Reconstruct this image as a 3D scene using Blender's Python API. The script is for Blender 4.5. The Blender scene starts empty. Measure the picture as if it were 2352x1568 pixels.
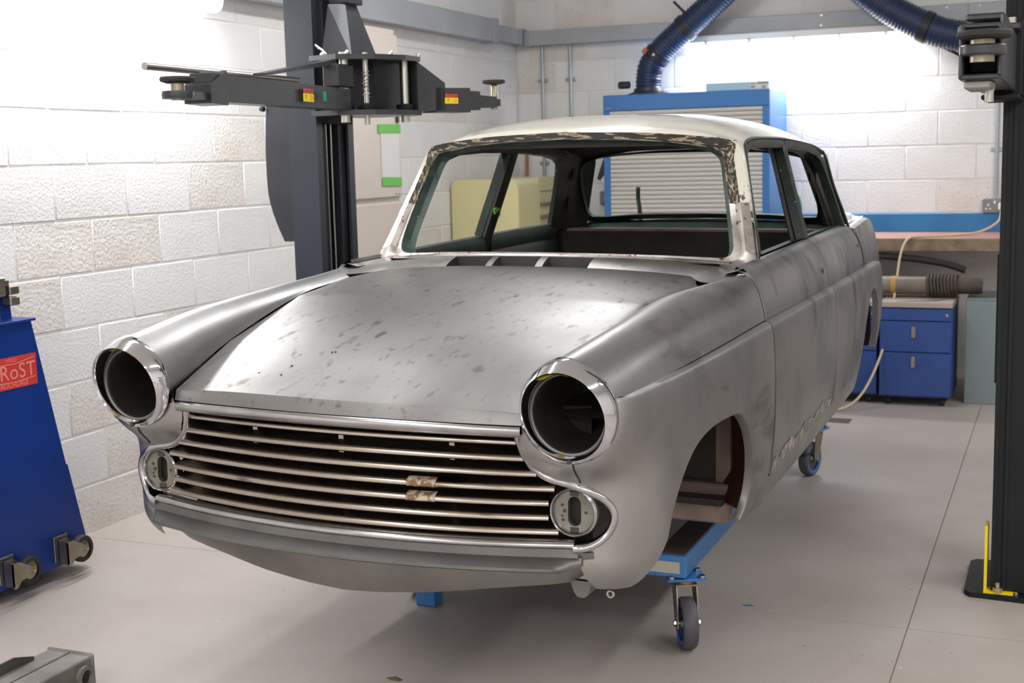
import bpy, bmesh, math, random
import numpy as np
from mathutils import Vector, Matrix, Euler

random.seed(7)
rng = np.random.default_rng(7)
scene = bpy.context.scene
COL = scene.collection
PI = math.pi

# ------------------------------------------------------------------ camera
def look_matrix(yaw, pitch, roll):
    cy, sy = math.cos(yaw), math.sin(yaw)
    fw = np.array([-sy*math.cos(pitch), cy*math.cos(pitch), -math.sin(pitch)])
    r = np.array([cy, sy, 0.0]); up = np.cross(r, fw)
    r2 = r*math.cos(roll)+up*math.sin(roll)
    u2 = -r*math.sin(roll)+up*math.cos(roll)
    return np.stack([r2, u2, -fw], 1)
cam_d = bpy.data.cameras.new('camera')
cam = bpy.data.objects.new('camera', cam_d); COL.objects.link(cam)
M3 = look_matrix(0.401037786, 0.139727028, -0.0245603055)
cam.matrix_world = Matrix(M3.tolist()).to_4x4()
cam.location = (0, 0, 1.54712)
cam_d.sensor_width = 36.0
cam_d.lens = 3008.55/2352*36.0
cam_d.clip_start = 0.05
cam_d.dof.use_dof = True
cam_d.dof.focus_distance = 3.5
cam_d.dof.aperture_fstop = 6.3
scene.camera = cam

# ------------------------------------------------------------------ world, exposure
W = bpy.data.worlds.new('world'); scene.world = W; W.use_nodes = True
W.node_tree.nodes['Background'].inputs[0].default_value = (0.9, 0.95, 1.0, 1)
W.node_tree.nodes['Background'].inputs[1].default_value = 0.02
vs = scene.view_settings
vs.view_transform = 'Standard'; vs.look = 'None'; vs.gamma = 1.0
vs.use_curve_mapping = False
vs.exposure = 0.28

# lamp positions: (name, centre, length, axis, watts)
WALL_LIGHT = 34.0
CEIL_LIGHT = 22.0

# ------------------------------------------------------------------ colour + materials
def lin(c):
    if isinstance(c, str):
        c = c.lstrip('#'); c = [int(c[i:i+2], 16) for i in (0, 2, 4)]
    out = []
    for v in c[:3]:
        v = v/255.0
        out.append(v/12.92 if v <= 0.04045 else ((v+0.055)/1.055)**2.4)
    return tuple(out)+(1.0,)

MATS = {}
def mat(name, col, rough=0.5, metal=0.0, col2=None, vscale=4.0, vlo=0.35, vhi=0.65, detail=6.0,
        rough2=None, bump=None, coat=0.0, spec=None, emit=None, stretch=None, objrand=0.0, vdist=0.0,
        speck=None, speck2=None):
    """speck=(colour, scale, lo, hi): small marks on top of the base colour"""
    m = bpy.data.materials.new(name); m.use_nodes = True
    nt = m.node_tree; N = nt.nodes; L = nt.links
    b = N['Principled BSDF']
    b.inputs['Base Color'].default_value = lin(col)
    b.inputs['Roughness'].default_value = rough
    b.inputs['Metallic'].default_value = metal
    if coat: b.inputs['Coat Weight'].default_value = coat; b.inputs['Coat Roughness'].default_value = 0.05
    if spec is not None: b.inputs['Specular IOR Level'].default_value = spec
    if emit: b.inputs['Emission Color'].default_value = lin(emit[0]); b.inputs['Emission Strength'].default_value = emit[1]
    tc = N.new('ShaderNodeTexCoord'); src = tc.outputs['Object']
    if stretch:
        mp = N.new('ShaderNodeMapping'); mp.inputs['Scale'].default_value = stretch
        L.new(src, mp.inputs['Vector']); src = mp.outputs['Vector']
    csock = None
    if col2 is not None:
        nz = N.new('ShaderNodeTexNoise'); nz.inputs['Scale'].default_value = vscale
        nz.inputs['Detail'].default_value = detail; nz.inputs['Distortion'].default_value = vdist
        L.new(src, nz.inputs['Vector'])
        rp = N.new('ShaderNodeMapRange'); rp.inputs[1].default_value = vlo; rp.inputs[2].default_value = vhi
        L.new(nz.outputs['Fac'], rp.inputs[0])
        mx = N.new('ShaderNodeMix'); mx.data_type = 'RGBA'
        mx.inputs[6].default_value = lin(col); mx.inputs[7].default_value = lin(col2)
        L.new(rp.outputs[0], mx.inputs[0]); csock = mx.outputs[2]
        if rough2 is not None:
            rr = N.new('ShaderNodeMapRange'); rr.inputs[3].default_value = rough; rr.inputs[4].default_value = rough2
            L.new(rp.outputs[0], rr.inputs[0]); L.new(rr.outputs[0], b.inputs['Roughness'])
    for sp in (speck, speck2):
        if not sp: continue
        scol, ssc, lo, hi = sp[:4]
        v = src
        if len(sp) > 4:
            mp = N.new('ShaderNodeMapping'); mp.inputs['Scale'].default_value = sp[4]
            L.new(tc.outputs['Object'], mp.inputs['Vector']); v = mp.outputs['Vector']
        n2 = N.new('ShaderNodeTexNoise'); n2.inputs['Scale'].default_value = ssc; n2.inputs['Detail'].default_value = 3.0
        L.new(v, n2.inputs['Vector'])
        r2 = N.new('ShaderNodeMapRange'); r2.inputs[1].default_value = lo; r2.inputs[2].default_value = hi
        L.new(n2.outputs['Fac'], r2.inputs[0])
        mx2 = N.new('ShaderNodeMix'); mx2.data_type = 'RGBA'
        mx2.inputs[7].default_value = lin(scol)
        if csock is None: mx2.inputs[6].default_value = lin(col)
        else: L.new(csock, mx2.inputs[6])
        L.new(r2.outputs[0], mx2.inputs[0]); csock = mx2.outputs[2]
    if objrand:
        oi = N.new('ShaderNodeObjectInfo')
        hs = N.new('ShaderNodeHueSaturation')
        mr = N.new('ShaderNodeMapRange'); mr.inputs[3].default_value = 1-objrand; mr.inputs[4].default_value = 1+objrand
        L.new(oi.outputs['Random'], mr.inputs[0]); L.new(mr.outputs[0], hs.inputs['Value'])
        if csock is None: hs.inputs['Color'].default_value = lin(col)
        else: L.new(csock, hs.inputs['Color'])
        csock = hs.outputs[0]
    if csock is not None: L.new(csock, b.inputs['Base Color'])
    if bump:
        nb = N.new('ShaderNodeTexNoise'); nb.inputs['Scale'].default_value = bump[0]; nb.inputs['Detail'].default_value = 5.0
        L.new(src, nb.inputs['Vector'])
        bp = N.new('ShaderNodeBump'); bp.inputs['Strength'].default_value = bump[1]
        bp.inputs['Distance'].default_value = bump[2] if len(bump) > 2 else 0.01
        L.new(nb.outputs['Fac'], bp.inputs['Height']); L.new(bp.outputs[0], b.inputs['Normal'])
    MATS[name] = m
    return m

# ------------------------------------------------------------------ mesh helpers
def cr(P, n, closed=False):
    """Catmull-Rom (centripetal-ish, uniform) resample of points to n samples"""
    P = np.asarray(P, float); k = len(P)
    if closed:
        Q = np.vstack([P[-1], P, P[0], P[1]]); seg = k
        t = np.arange(n)/n*seg
    else:
        Q = np.vstack([2*P[0]-P[1], P, 2*P[-1]-P[-2]]); seg = k-1
        t = np.linspace(0, seg, n)
    i = np.minimum(t.astype(int), seg-1); f = (t-i)[:, None]
    a, b, c, d = Q[i], Q[i+1], Q[i+2], Q[i+3]
    return 0.5*((2*b)+(-a+c)*f+(2*a-5*b+4*c-d)*f*f+(-a+3*b-3*c+d)*f**3)

def arclen(P, n, closed=False):
    P = np.asarray(P, float)
    if closed: P = np.vstack([P, P[:1]])
    s = np.r_[0, np.cumsum(np.linalg.norm(np.diff(P, axis=0), axis=1))]
    t = np.linspace(0, s[-1], n+1)[:-1] if closed else np.linspace(0, s[-1], n)
    return np.stack([np.interp(t, s, P[:, i]) for i in range(P.shape[1])], 1)

def smooth_path(P, n, closed=False):
    return arclen(cr(P, max(200, 12*len(P)), closed), n, closed)

class MB:
    def __init__(s): s.v = []; s.f = []
    def add(s, V, F):
        o = len(s.v); s.v.extend([tuple(map(float, p)) for p in V]); s.f.extend([tuple(i+o for i in f) for f in F]); return s
    def box(s, c, d, rot=None, bev=0.0):
        bm = bmesh.new(); bmesh.ops.create_cube(bm, size=1.0)
        for v in bm.verts: v.co = Vector((v.co.x*d[0], v.co.y*d[1], v.co.z*d[2]))
        if bev: bmesh.ops.bevel(bm, geom=bm.edges[:], offset=min(bev, min(d)*0.45), segments=1, affect='EDGES', profile=0.5)
        bm.verts.index_update()
        M = rot if rot is not None else Matrix.Identity(3)
        V = [(M @ v.co)+Vector(c) for v in bm.verts]
        F = [[v.index for v in f.verts] for f in bm.faces]; bm.free()
        return s.add(V, F)
    def bx(s, x0, x1, y0, y1, z0, z1, bev=0.0):
        return s.box(((x0+x1)/2, (y0+y1)/2, (z0+z1)/2), (abs(x1-x0), abs(y1-y0), abs(z1-z0)), None, bev)
    def grid(s, P, cu=False, cv=False, flip=False):
        P = np.asarray(P, float); a, b = P.shape[:2]
        F = []
        for i in range(a if cu else a-1):
            for j in range(b if cv else b-1):
                q = (i*b+j, ((i+1) % a)*b+j, ((i+1) % a)*b+(j+1) % b, i*b+(j+1) % b)
                F.append(q[::-1] if flip else q)
        return s.add(P.reshape(-1, 3), F)
    def frame(s, path, closed=False, up=None):
        P = np.asarray(path, float); n = len(P)
        if closed: T = np.roll(P, -1, 0)-np.roll(P, 1, 0)
        else: T = np.gradient(P, axis=0)
        T /= np.linalg.norm(T, axis=1)[:, None]+1e-12
        Nn = np.zeros_like(P)
        if up is not None:
            up = np.asarray(up, float)
            U = np.broadcast_to(up, P.shape) if up.ndim == 1 else up
            for i in range(n):
                a = U[i]-T[i]*np.dot(U[i], T[i]); Nn[i] = a/(np.linalg.norm(a)+1e-12)
        else:
            a = np.array([0, 0, 1.0]) if abs(T[0][2]) < 0.9 else np.array([1.0, 0, 0])
            a = a-T[0]*np.dot(a, T[0]); Nn[0] = a/np.linalg.norm(a)
            for i in range(1, n):
                a = Nn[i-1]-T[i]*np.dot(Nn[i-1], T[i]); Nn[i] = a/(np.linalg.norm(a)+1e-12)
        return P, T, Nn, np.cross(Nn, T)
    def tube(s, path, r, seg=10, closed=False, caps=True):
        P, T, Nn, B = s.frame(path, closed); n = len(P)
        r = np.broadcast_to(np.asarray(r, float), (n,))
        a = np.arange(seg)/seg*2*PI
        G = P[:, None]+r[:, None, None]*(np.cos(a)[None, :, None]*Nn[:, None]+np.sin(a)[None, :, None]*B[:, None])
        o = len(s.v); s.grid(G, cu=closed, cv=True, flip=True)
        if caps and not closed:
            s.f.append(tuple(o+i for i in range(seg))); s.f.append(tuple(o+(n-1)*seg+i for i in range(seg))[::-1])
        return s
    def sweep(s, prof, path, up, closed=False, caps=True, pclosed=True):
        """prof: list of (a,b): a along up, b along T x up"""
        P, T, Nn, B = s.frame(path, closed, up); n = len(P)
        pr = np.asarray(prof, float)
        G = P[:, None]+pr[None, :, 0:1]*Nn[:, None]+pr[None, :, 1:2]*B[:, None]
        o = len(s.v); k = len(pr); s.grid(G, cu=closed, cv=pclosed, flip=True)
        if caps and not closed and pclosed:
            s.f.append(tuple(o+i for i in range(k))); s.f.append(tuple(o+(n-1)*k+i for i in range(k))[::-1])
        return s
    def cyl(s, p0, p1, r0, r1=None, seg=16):
        r1 = r0 if r1 is None else r1
        return s.tube([p0, p1], [r0, r1], seg)
    def lathe(s, prof, c=(0, 0, 0), axis='z', seg=24, cap=True):
        """prof: list of (r, h) along the axis"""
        pr = np.asarray(prof, float); a = np.arange(seg)/seg*2*PI
        G = np.zeros((len(pr), seg, 3))
        G[:, :, 0] = pr[:, 0:1]*np.cos(a); G[:, :, 1] = pr[:, 0:1]*np.sin(a); G[:, :, 2] = pr[:, 1:2]
        if axis == 'y': G = np.stack([G[..., 0], G[..., 2], -G[..., 1]], -1)
        elif axis == 'x': G = np.stack([G[..., 2], G[..., 0], G[..., 1]], -1)
        elif isinstance(axis, Matrix):
            G = G @ np.array(axis.to_3x3()).T
        G = G+np.asarray(c, float)
        o = len(s.v); s.grid(G, cv=True, flip=True)
        if cap:
            if pr[0, 0] > 1e-6: s.f.append(tuple(o+i for i in range(seg)))
            if pr[-1, 0] > 1e-6: s.f.append(tuple(o+(len(pr)-1)*seg+i for i in range(seg))[::-1])
        return s
    def prism(s, poly, ax, a0, a1):
        """2D polygon extruded along axis ax ('x','y','z') from a0 to a1"""
        def p3(p, h):
            return {'x': (h, p[0], p[1]), 'y': (p[0], h, p[1]), 'z': (p[0], p[1], h)}[ax]
        n = len(poly); o = len(s.v)
        s.v.extend([p3(p, a0) for p in poly]); s.v.extend([p3(p, a1) for p in poly])
        s.f.append(tuple(range(o, o+n))); s.f.append(tuple(range(o+n, o+2*n))[::-1])
        for i in range(n):
            j = (i+1) % n; s.f.append((o+i, o+n+i, o+n+j, o+j))
        return s
    def mesh(s, name, m, smooth=35, fix=True):
        me = bpy.data.meshes.new(name); me.from_pydata(s.v, [], s.f)
        if fix:
            bm = bmesh.new(); bm.from_mesh(me)
            bmesh.ops.recalc_face_normals(bm, faces=bm.faces[:]); bm.to_mesh(me); bm.free()
        me.materials.append(m)
        if smooth:
            me.polygons.foreach_set('use_smooth', [True]*len(me.polygons))
            me.set_sharp_from_angle(angle=math.radians(smooth))
        me.update(); return me
    def build(s, name, m, parent=None, smooth=35, fix=True, label=None):
        return link(name, s.mesh(name, m, smooth, fix), parent, label)
    def mirror(s):
        t = MB(); t.v = [(-x, y, z) for x, y, z in s.v]; t.f = [f[::-1] for f in s.f]; return t

def link(name, data, parent=None, label=None):
    o = bpy.data.objects.new(name, data); COL.objects.link(o)
    if parent is not None: o.parent = parent
    if label: o['label'] = label
    return o
def thing(name, label, cat, loc=(0, 0, 0), rot=(0, 0, 0), group=None):
    o = bpy.data.objects.new(name, None); COL.objects.link(o)
    o.empty_display_size = 0.1
    o.location = loc; o.rotation_euler = rot; o['label'] = label; o['category'] = cat
    if group: o['group'] = group
    return o
def tag(o, label, cat, group=None):
    o['label'] = label; o['category'] = cat
    if group: o['group'] = group
    return o
def struct(o, label=None):
    o['kind'] = 'structure'
    if label: o['label'] = label
    return o
def text_obj(name, body, size, loc, rot, m, parent, ext=0.0005, align='CENTER', shear=0.0, spacing=1.0):
    c = bpy.data.curves.new(name, 'FONT'); c.body = body; c.size = size; c.extrude = ext
    c.align_x = align; c.align_y = 'CENTER'; c.shear = shear; c.space_character = spacing
    tmp = bpy.data.objects.new(name, c); COL.objects.link(tmp)
    bpy.context.view_layer.update()
    me = bpy.data.meshes.new_from_object(tmp.evaluated_get(bpy.context.evaluated_depsgraph_get()))
    COL.objects.unlink(tmp); bpy.data.objects.remove(tmp)
    me.materials.clear(); me.materials.append(m)
    o = link(name, me, parent); o.location = loc; o.rotation_euler = rot
    return o
# ------------------------------------------------------------------ material library
BLOCK = mat('white_painted_block', '#e6e5e4', 0.6, col2='#dfdddb', vscale=3.0, bump=(75, 0.5, 0.006), objrand=0.025,
            speck=('#b3ada7', 60, 0.68, 0.76))
BLOCK2 = mat('worn_painted_block', '#e2dfdb', 0.66, col2='#d8cfc8', vscale=5.0, bump=(60, 0.7, 0.007), objrand=0.03,
             speck=('#8d857e', 60, 0.65, 0.72))
MORTAR = mat('painted_mortar', '#e0ddd9', 0.7, bump=(40, 0.5, 0.006))
WALLP = mat('plain_white_wall', '#dedbd7', 0.7, bump=(60, 0.4, 0.005))
CEILM = mat('ceiling_white', '#dddbd8', 0.8)
FLOORM = mat('painted_concrete', '#b3aaa4', 0.42, col2='#a69c95', vscale=1.8, vlo=0.3, vhi=0.7, rough2=0.55, bump=(220, 0.06, 0.002),
             speck=('#5d534c', 55, 0.715, 0.735), speck2=('#cdc6c0', 30, 0.74, 0.76, (1, 1.6, 1)))
JOINT = mat('dark_floor_joint', '#857a71', 0.8)
TRUNK = mat('galvanised_trunking', '#aeb1b4', 0.5, 0.2, col2='#a3a6aa', vscale=2.5, rough2=0.52)
TUBEM = mat('dull_tube', '#7d7269', 0.5, col2='#6a6058', vscale=6)
CONDUIT = mat('galvanised_conduit', '#a6adb0', 0.35, 0.6)
WHITEP = mat('white_plastic', '#e4e2dd', 0.4)
GLOW = mat('lamp_diffuser', '#ffffff', 0.4, emit=('#ffffff', 7.0))
STEEL = mat('bare_steel', '#b2b1b0', 0.36, 1.0, col2='#8f8e8e', vscale=2.6, vlo=0.32, vhi=0.68, rough2=0.46, detail=8, bump=(300, 0.04, 0.001),
            speck=('#77736f', 9, 0.60, 0.75, (1, 0.35, 1)))
STEELD = mat('bare_steel_door', '#a2a2a2', 0.38, 1.0, col2='#7d7f83', vscale=3.4, vlo=0.42, vhi=0.70, rough2=0.48, detail=8, bump=(300, 0.04, 0.001),
             speck=('#6c6c70', 7, 0.58, 0.72, (1, 1, 0.3)))
STEELB = mat('bare_steel_bonnet', '#93918f', 0.40, 1.0, col2='#757372', vscale=2.4, vlo=0.36, vhi=0.66, rough2=0.46, detail=9, bump=(350, 0.05, 0.001), stretch=(1, 0.55, 1),
             speck=('#5f5856', 25, 0.62, 0.74, (1.0, 0.42, 1)), speck2=('#6d6866', 46, 0.61, 0.73, (1.0, 0.42, 1)))
STEELV = mat('dull_bare_valance', '#979593', 0.42, 1.0, col2='#7d7b79', vscale=3, rough2=0.5, bump=(260, 0.05, 0.001))
SCUTM = mat('scraped_scuttle', '#bdb9b6', 0.4, 0.95, col2='#9c9794', vscale=7, bump=(60, 0.15, 0.003), speck=('#8d766d', 24, 0.68, 0.76))
STEELL = mat('dull_steel', '#7f7e7d', 0.5, 0.9, col2='#6c6a69', vscale=4, bump=(260, 0.06, 0.001))
SCRAPED = mat('scraped_steel_primer', '#c0bcb8', 0.42, 0.85, col2='#8f7f78', vscale=14, vlo=0.52, vhi=0.62, bump=(60, 0.25, 0.003),
              speck=('#8a6a60', 20, 0.66, 0.75))
FLANGE = mat('scraped_window_flange', '#2a2621', 0.55, 0.2, col2='#b8ae93', vscale=60, vlo=0.53, vhi=0.60, stretch=(0.22, 1, 1.6),
             bump=(70, 0.6, 0.004), speck=('#7a5a33', 60, 0.58, 0.66))
FLANGEV = mat('scraped_post_flange', '#2f2a24', 0.55, 0.2, col2='#aaa18a', vscale=75, vlo=0.50, vhi=0.60, stretch=(1.5, 1.5, 0.3),
              bump=(70, 0.6, 0.004), speck=('#75553a', 60, 0.58, 0.66))
GREENM = mat('mid_green_paint', '#18251f', 0.45, col2='#2b3932', vscale=9, vlo=0.5, vhi=0.66, speck=('#9aa39c', 45, 0.68, 0.74))
GREEND = mat('dull_green_paint', '#1f2f28', 0.55, col2='#2b3c34', vscale=8)
POSTM = mat('post_cream_to_bare', '#dcd8cb', 0.25, coat=0.4)
def _post():
    nt = POSTM.node_tree; N = nt.nodes; L = nt.links; b_ = N['Principled BSDF']; tc = N['Texture Coordinate']
    sp = N.new('ShaderNodeSeparateXYZ'); L.new(tc.outputs['Object'], sp.inputs[0])
    mp = N.new('ShaderNodeMapping'); mp.inputs['Scale'].default_value = (2, 2, 0.35); L.new(tc.outputs['Object'], mp.inputs[0])
    nz = N.new('ShaderNodeTexNoise'); nz.inputs['Scale'].default_value = 34; nz.inputs['Detail'].default_value = 5; L.new(mp.outputs[0], nz.inputs['Vector'])
    ma = N.new('ShaderNodeMath'); ma.operation = 'MULTIPLY_ADD'; ma.inputs[1].default_value = 0.55; L.new(nz.outputs['Fac'], ma.inputs[0]); L.new(sp.outputs[2], ma.inputs[2])
    mr = N.new('ShaderNodeMapRange'); mr.inputs[1].default_value = 1.63; mr.inputs[2].default_value = 1.665; L.new(ma.outputs[0], mr.inputs[0])
    n2 = N.new('ShaderNodeTexNoise'); n2.inputs['Scale'].default_value = 22; L.new(mp.outputs[0], n2.inputs['Vector'])
    rp = N.new('ShaderNodeValToRGB'); L.new(n2.outputs['Fac'], rp.inputs[0])
    rp.color_ramp.elements[0].position = 0.38; rp.color_ramp.elements[0].color = lin('#5a4a42'); rp.color_ramp.elements[1].position = 0.55; rp.color_ramp.elements[1].color = lin('#b9b5b1')
    mx = N.new('ShaderNodeMix'); mx.data_type = 'RGBA'; L.new(mr.outputs[0], mx.inputs[0]); L.new(rp.outputs[0], mx.inputs[6]); mx.inputs[7].default_value = lin('#dcd8cb'); L.new(mx.outputs[2], b_.inputs['Base Color'])
    iv = N.new('ShaderNodeMath'); iv.operation = 'SUBTRACT'; iv.inputs[0].default_value = 0.9; L.new(mr.outputs[0], iv.inputs[1]); iv.use_clamp = True; L.new(iv.outputs[0], b_.inputs['Metallic'])
_post()
SILLM = mat('scraped_sill_primer', '#c4c1bd', 0.4, 0.9, col2='#a39a94', vscale=14, bump=(60, 0.25, 0.003), speck=('#7d4a42', 42, 0.62, 0.68))
CHROME = mat('chrome', '#d9dade', 0.07, 1.0)
CHROMED = mat('worn_chrome', '#b9b8ba', 0.16, 1.0, col2='#a29f9e', vscale=12, rough2=0.24)
STAINLESS = mat('stainless_bar', '#b3aaa0', 0.2, 1.0, col2='#968b80', vscale=7, rough2=0.3, stretch=(0.3, 1, 1), speck=('#6d6157', 16, 0.62, 0.72))
RUSTY = mat('rust_stain', '#7b5a3e', 0.6, 0.3, col2='#b4a898', vscale=60, vlo=0.45, vhi=0.55)
CREAM = mat('cream_paint', '#dcd8cb', 0.22, coat=0.6)
GREENP = mat('dark_green_paint', '#24392f', 0.35, coat=0.2, col2='#3f5248', vscale=8, vlo=0.5, vhi=0.7)
GREENL = mat('worn_green_paint', '#55665f', 0.42, col2='#3b4b45', vscale=7, vlo=0.4, vhi=0.6, speck=('#a3a8a3', 40, 0.66, 0.72))
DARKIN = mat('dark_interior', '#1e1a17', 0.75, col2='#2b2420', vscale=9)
DARKGREY = mat('dark_bare_panel', '#474443', 0.5, 0.3, col2='#383534', vscale=8)
PRIMER = mat('red_oxide_primer', '#4a1f19', 0.65, col2='#36120f', vscale=5)
INNERW = mat('scuffed_inner_panel', '#7d6a62', 0.6, 0.15, col2='#655049', vscale=9, bump=(40, 0.3, 0.003), speck=('#2a2422', 8, 0.62, 0.66))
SHELF = mat('pinkish_primer', '#8d7a72', 0.6, 0.1, col2='#77665f', vscale=10)
YELLOW = mat('yellow_marker', '#d9c81e', 0.5)
LIFT = mat('lift_dark_grey', '#34363b', 0.36, 0.1, col2='#2e3035', vscale=6, coat=0.15)
LIFTB = mat('lift_black_and_unlit', '#121317', 0.55, col2='#17181c', vscale=6, spec=0.3)  # black lift parts; also puts shade into the right post's colour
LIFTG = mat('lift_light_grey', '#353a42', 0.38, 0.1)
RUBBER = mat('black_rubber', '#2a2726', 0.7)
ZINC = mat('zinc_plated', '#b9b6ae', 0.28, 1.0)
BRASSY = mat('yellow_zinc', '#97907c', 0.3, 1.0)
STICK_Y = mat('sticker_yellow', '#f2d400', 0.5)
STICK_O = mat('sticker_orange', '#d8502a', 0.5)
STICK_K = mat('sticker_black', '#2a2320', 0.5)
TEAL = mat('teal_tape', '#1f8f80', 0.5)
DOLLYB = mat('dolly_blue', '#3f7fc0', 0.42, col2='#3a74b2', vscale=5, bump=(60, 0.1, 0.002))
DOLLYT = mat('scuffed_dolly_top', '#4a3c36', 0.6, col2='#5d4d45', vscale=12)
PALE = mat('pale_plate', '#b9b4a6', 0.5)
TYREB = mat('blue_grey_tyre', '#57535a', 0.55, col2='#4a474d', vscale=12)
RIMB = mat('castor_blue', '#3b6fb4', 0.4)
CASTM = mat('castor_steel', '#a7a08f', 0.35, 0.9, col2='#8b826f', vscale=16)
NAVY = mat('stand_blue', '#043488', 0.42, col2='#032d79', vscale=3, coat=0.08, spec=0.35, speck=('#3a2a22', 9, 0.80, 0.82))
RED = mat('decal_red', '#d23a30', 0.5)
DECALT = mat('decal_pale_red', '#e9938a', 0.5)
CASTIRON = mat('cast_grey', '#8a8681', 0.5, 0.5, col2='#6e6965', vscale=9, bump=(60, 0.3, 0.003))
BEIGE = mat('beige_enamel', '#d8cdc3', 0.4, col2='#d4c8bd', vscale=2)
PAPER = mat('paper', '#dedcda', 0.7)
TAPEG = mat('green_tape', '#6fc254', 0.6)
CREAMY = mat('pale_yellow_enamel', '#d9d09d', 0.3, coat=0.3)
GREYT = mat('grey_trim', '#8f8d8a', 0.4, 0.4)
WOOD = mat('broom_wood', '#a97c4d', 0.5, col2='#96693e', vscale=9)
CABB = mat('cabinet_blue', '#2f74b8', 0.35, col2='#2c6dae', vscale=2)
SLAT = mat('shutter_grey', '#c3bfba', 0.4)
HOSE = mat('hose_blue', '#1a2a4c', 0.4, coat=0.1)
BLACKP = mat('black_plastic', '#232326', 0.45)
BOXB = mat('pale_blue_card', '#a9cedd', 0.6)
BENCHT = mat('pink_ply_top', '#b98d80', 0.6, col2='#a67c6f', vscale=5)
BENCHE = mat('raw_board_edge', '#8d7b66', 0.8, col2='#6f5e4c', vscale=14, bump=(40, 0.4, 0.004))
UPST = mat('bench_upstand_blue', '#2a79b0', 0.5, col2='#276fa4', vscale=4)
DRAWB = mat('drawer_blue', '#2d4a8c', 0.45, col2='#29447f', vscale=6)
LAMIN = mat('pale_laminate', '#a89a90', 0.5, col2='#a8988d', vscale=5)
GREYBOX = mat('grey_steel_box', '#7f8a8c', 0.5, 0.2)
SOCK = mat('grey_socket', '#7f8487', 0.4, 0.3)
CABLE = mat('cream_cable', '#cdb99a', 0.5)
PLASTICBAG = mat('clear_plastic_bag', '#d8dbe2', 0.25, spec=0.6)
GREENBT = mat('green_bottle', '#1d7a45', 0.4)
REDCAN = mat('red_can', '#a3222a', 0.4)
ORANGE = mat('orange_clip', '#b5602c', 0.5)
BRASSW = mat('brown_wrap', '#4b4038', 0.7, col2='#382f29', vscale=14)

# ------------------------------------------------------------------ room shell
XL, YB, HC = -3.80, 9.176, 3.45
ZJ = 0.207          # height of the lowest bed joint
def plain(name, mb, m, label=None):
    return struct(mb.build(name, m, None, 0), label)
wall_left = plain('wall_left', MB().bx(XL-0.2, XL-0.0025, -3.2, YB+0.2, 0, HC), MORTAR, 'white painted concrete block wall on the left')
wall_back = plain('wall_back', MB().bx(XL-0.2, 4.2, YB+0.0025, YB+0.2, 0, HC), MORTAR, 'white painted concrete block wall at the back')
wall_right = plain('wall_right', MB().bx(4.0, 4.2, -3.2, YB+0.2, 0, HC), WALLP)
wall_front = plain('wall_front', MB().bx(XL-0.2, 4.2, -3.4, -3.2, 0, HC), WALLP)
ceiling = plain('ceiling', MB().bx(XL-0.2, 4.2, -3.4, YB+0.2, HC, HC+0.1), CEILM)
floor = plain('floor', MB().bx(XL-0.2, 4.2, -3.4, YB+0.2, -0.12, -0.003), JOINT, 'pale grey painted concrete workshop floor')
# concrete slabs divided by saw cuts
xs = [XL-0.0, -0.432, 4.0]; ys = [-3.2, 4.248, YB]
for i in range(2):
    for j in range(2):
        g = 0.0022
        MB().bx(xs[i]+(g if i else 0), xs[i+1]-(g if i == 0 else 0), ys[j]+(0.0015 if j else 0), ys[j+1]-(0.0015 if j == 0 else 0), -0.1, 0.0).build('slab', FLOORM, floor, 0)

def block_mesh(name, w, m):
    """a block lying in the xz plane, its face at y = 0, its body at y > 0"""
    h = 0.225-0.006
    bm = bmesh.new(); n = 4
    w2 = w-0.005; b = 0.005
    xs_ = [-w2/2, -w2/2+b, -w2/6, w2/6, w2/2-b, w2/2]; zs_ = [-h/2, -h/2+b, 0, h/2-b, h/2]
    V = []; F = []
    for x in xs_:
        for z in zs_:
            edge = (abs(x) > w2/2-1e-6) or (abs(z) > h/2-1e-6)
            V.append((x, 0.0035 if edge else float(rng.uniform(-0.0008, 0.0008)), z))
    nz = len(zs_)
    for i in range(len(xs_)-1):
        for j in range(nz-1):
            F.append((i*nz+j, (i+1)*nz+j, (i+1)*nz+j+1, i*nz+j+1))
    mb = MB(); mb.v = V; mb.f = F
    return mb.mesh(name, m, 30, False)
BLK = {}
def get_blk(w, m):
    k = (round(w, 2), m.name)
    if k not in BLK: BLK[k] = [block_mesh('block', round(w, 2), m) for _ in range(1)]
    return BLK[k][0]
def courses(wall, start, stop, phase0, phase1, place, zmax=2.75):
    k = -1
    while True:
        z0 = ZJ+0.225*k; z1 = z0+0.225
        if z0 > zmax: break
        zc = (z0+z1)/2
        ph = phase0 if (k % 2 == 1) else phase1
        x = ph-0.449*math.floor((ph-start)/0.449)-0.449
        while x < stop-0.02:
            a, b = max(x, start), min(x+0.449, stop)
            if b-a > 0.05:
                worn = (z0 < 0.1) or (random.random() < (0.22 if z0 < 1.3 else 0.1))
                full = abs((b-a)-0.449) < 0.01
                o = bpy.data.objects.new('block', get_blk(0.45 if full else b-a, BLOCK2 if worn else BLOCK)); COL.objects.link(o); o.parent = wall
                place(o, (a+b)/2, zc)
                dz = random.uniform(-0.0015, 0.0015)
                o.delta_location = (0, 0, dz)
            x += 0.449
        k += 1
def pl(o, s, z):
    o.location = (XL+random.uniform(-0.001, 0.0015), s, z); o.rotation_euler = (0, 0, PI/2)
    o.rotation_euler = (random.uniform(-.004, .004), random.uniform(-.004, .004), PI/2)
def pb(o, s, z):
    o.location = (s, YB+random.uniform(-0.001, 0.0015), z)
    o.rotation_euler = (random.uniform(-.004, .004), random.uniform(-.004, .004), 0)
courses(wall_left, 2.6, YB, 4.674, 4.883, pl, 2.55)
courses(wall_back, XL, 1.0, -1.0, -1.245, pb, 2.55)

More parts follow.
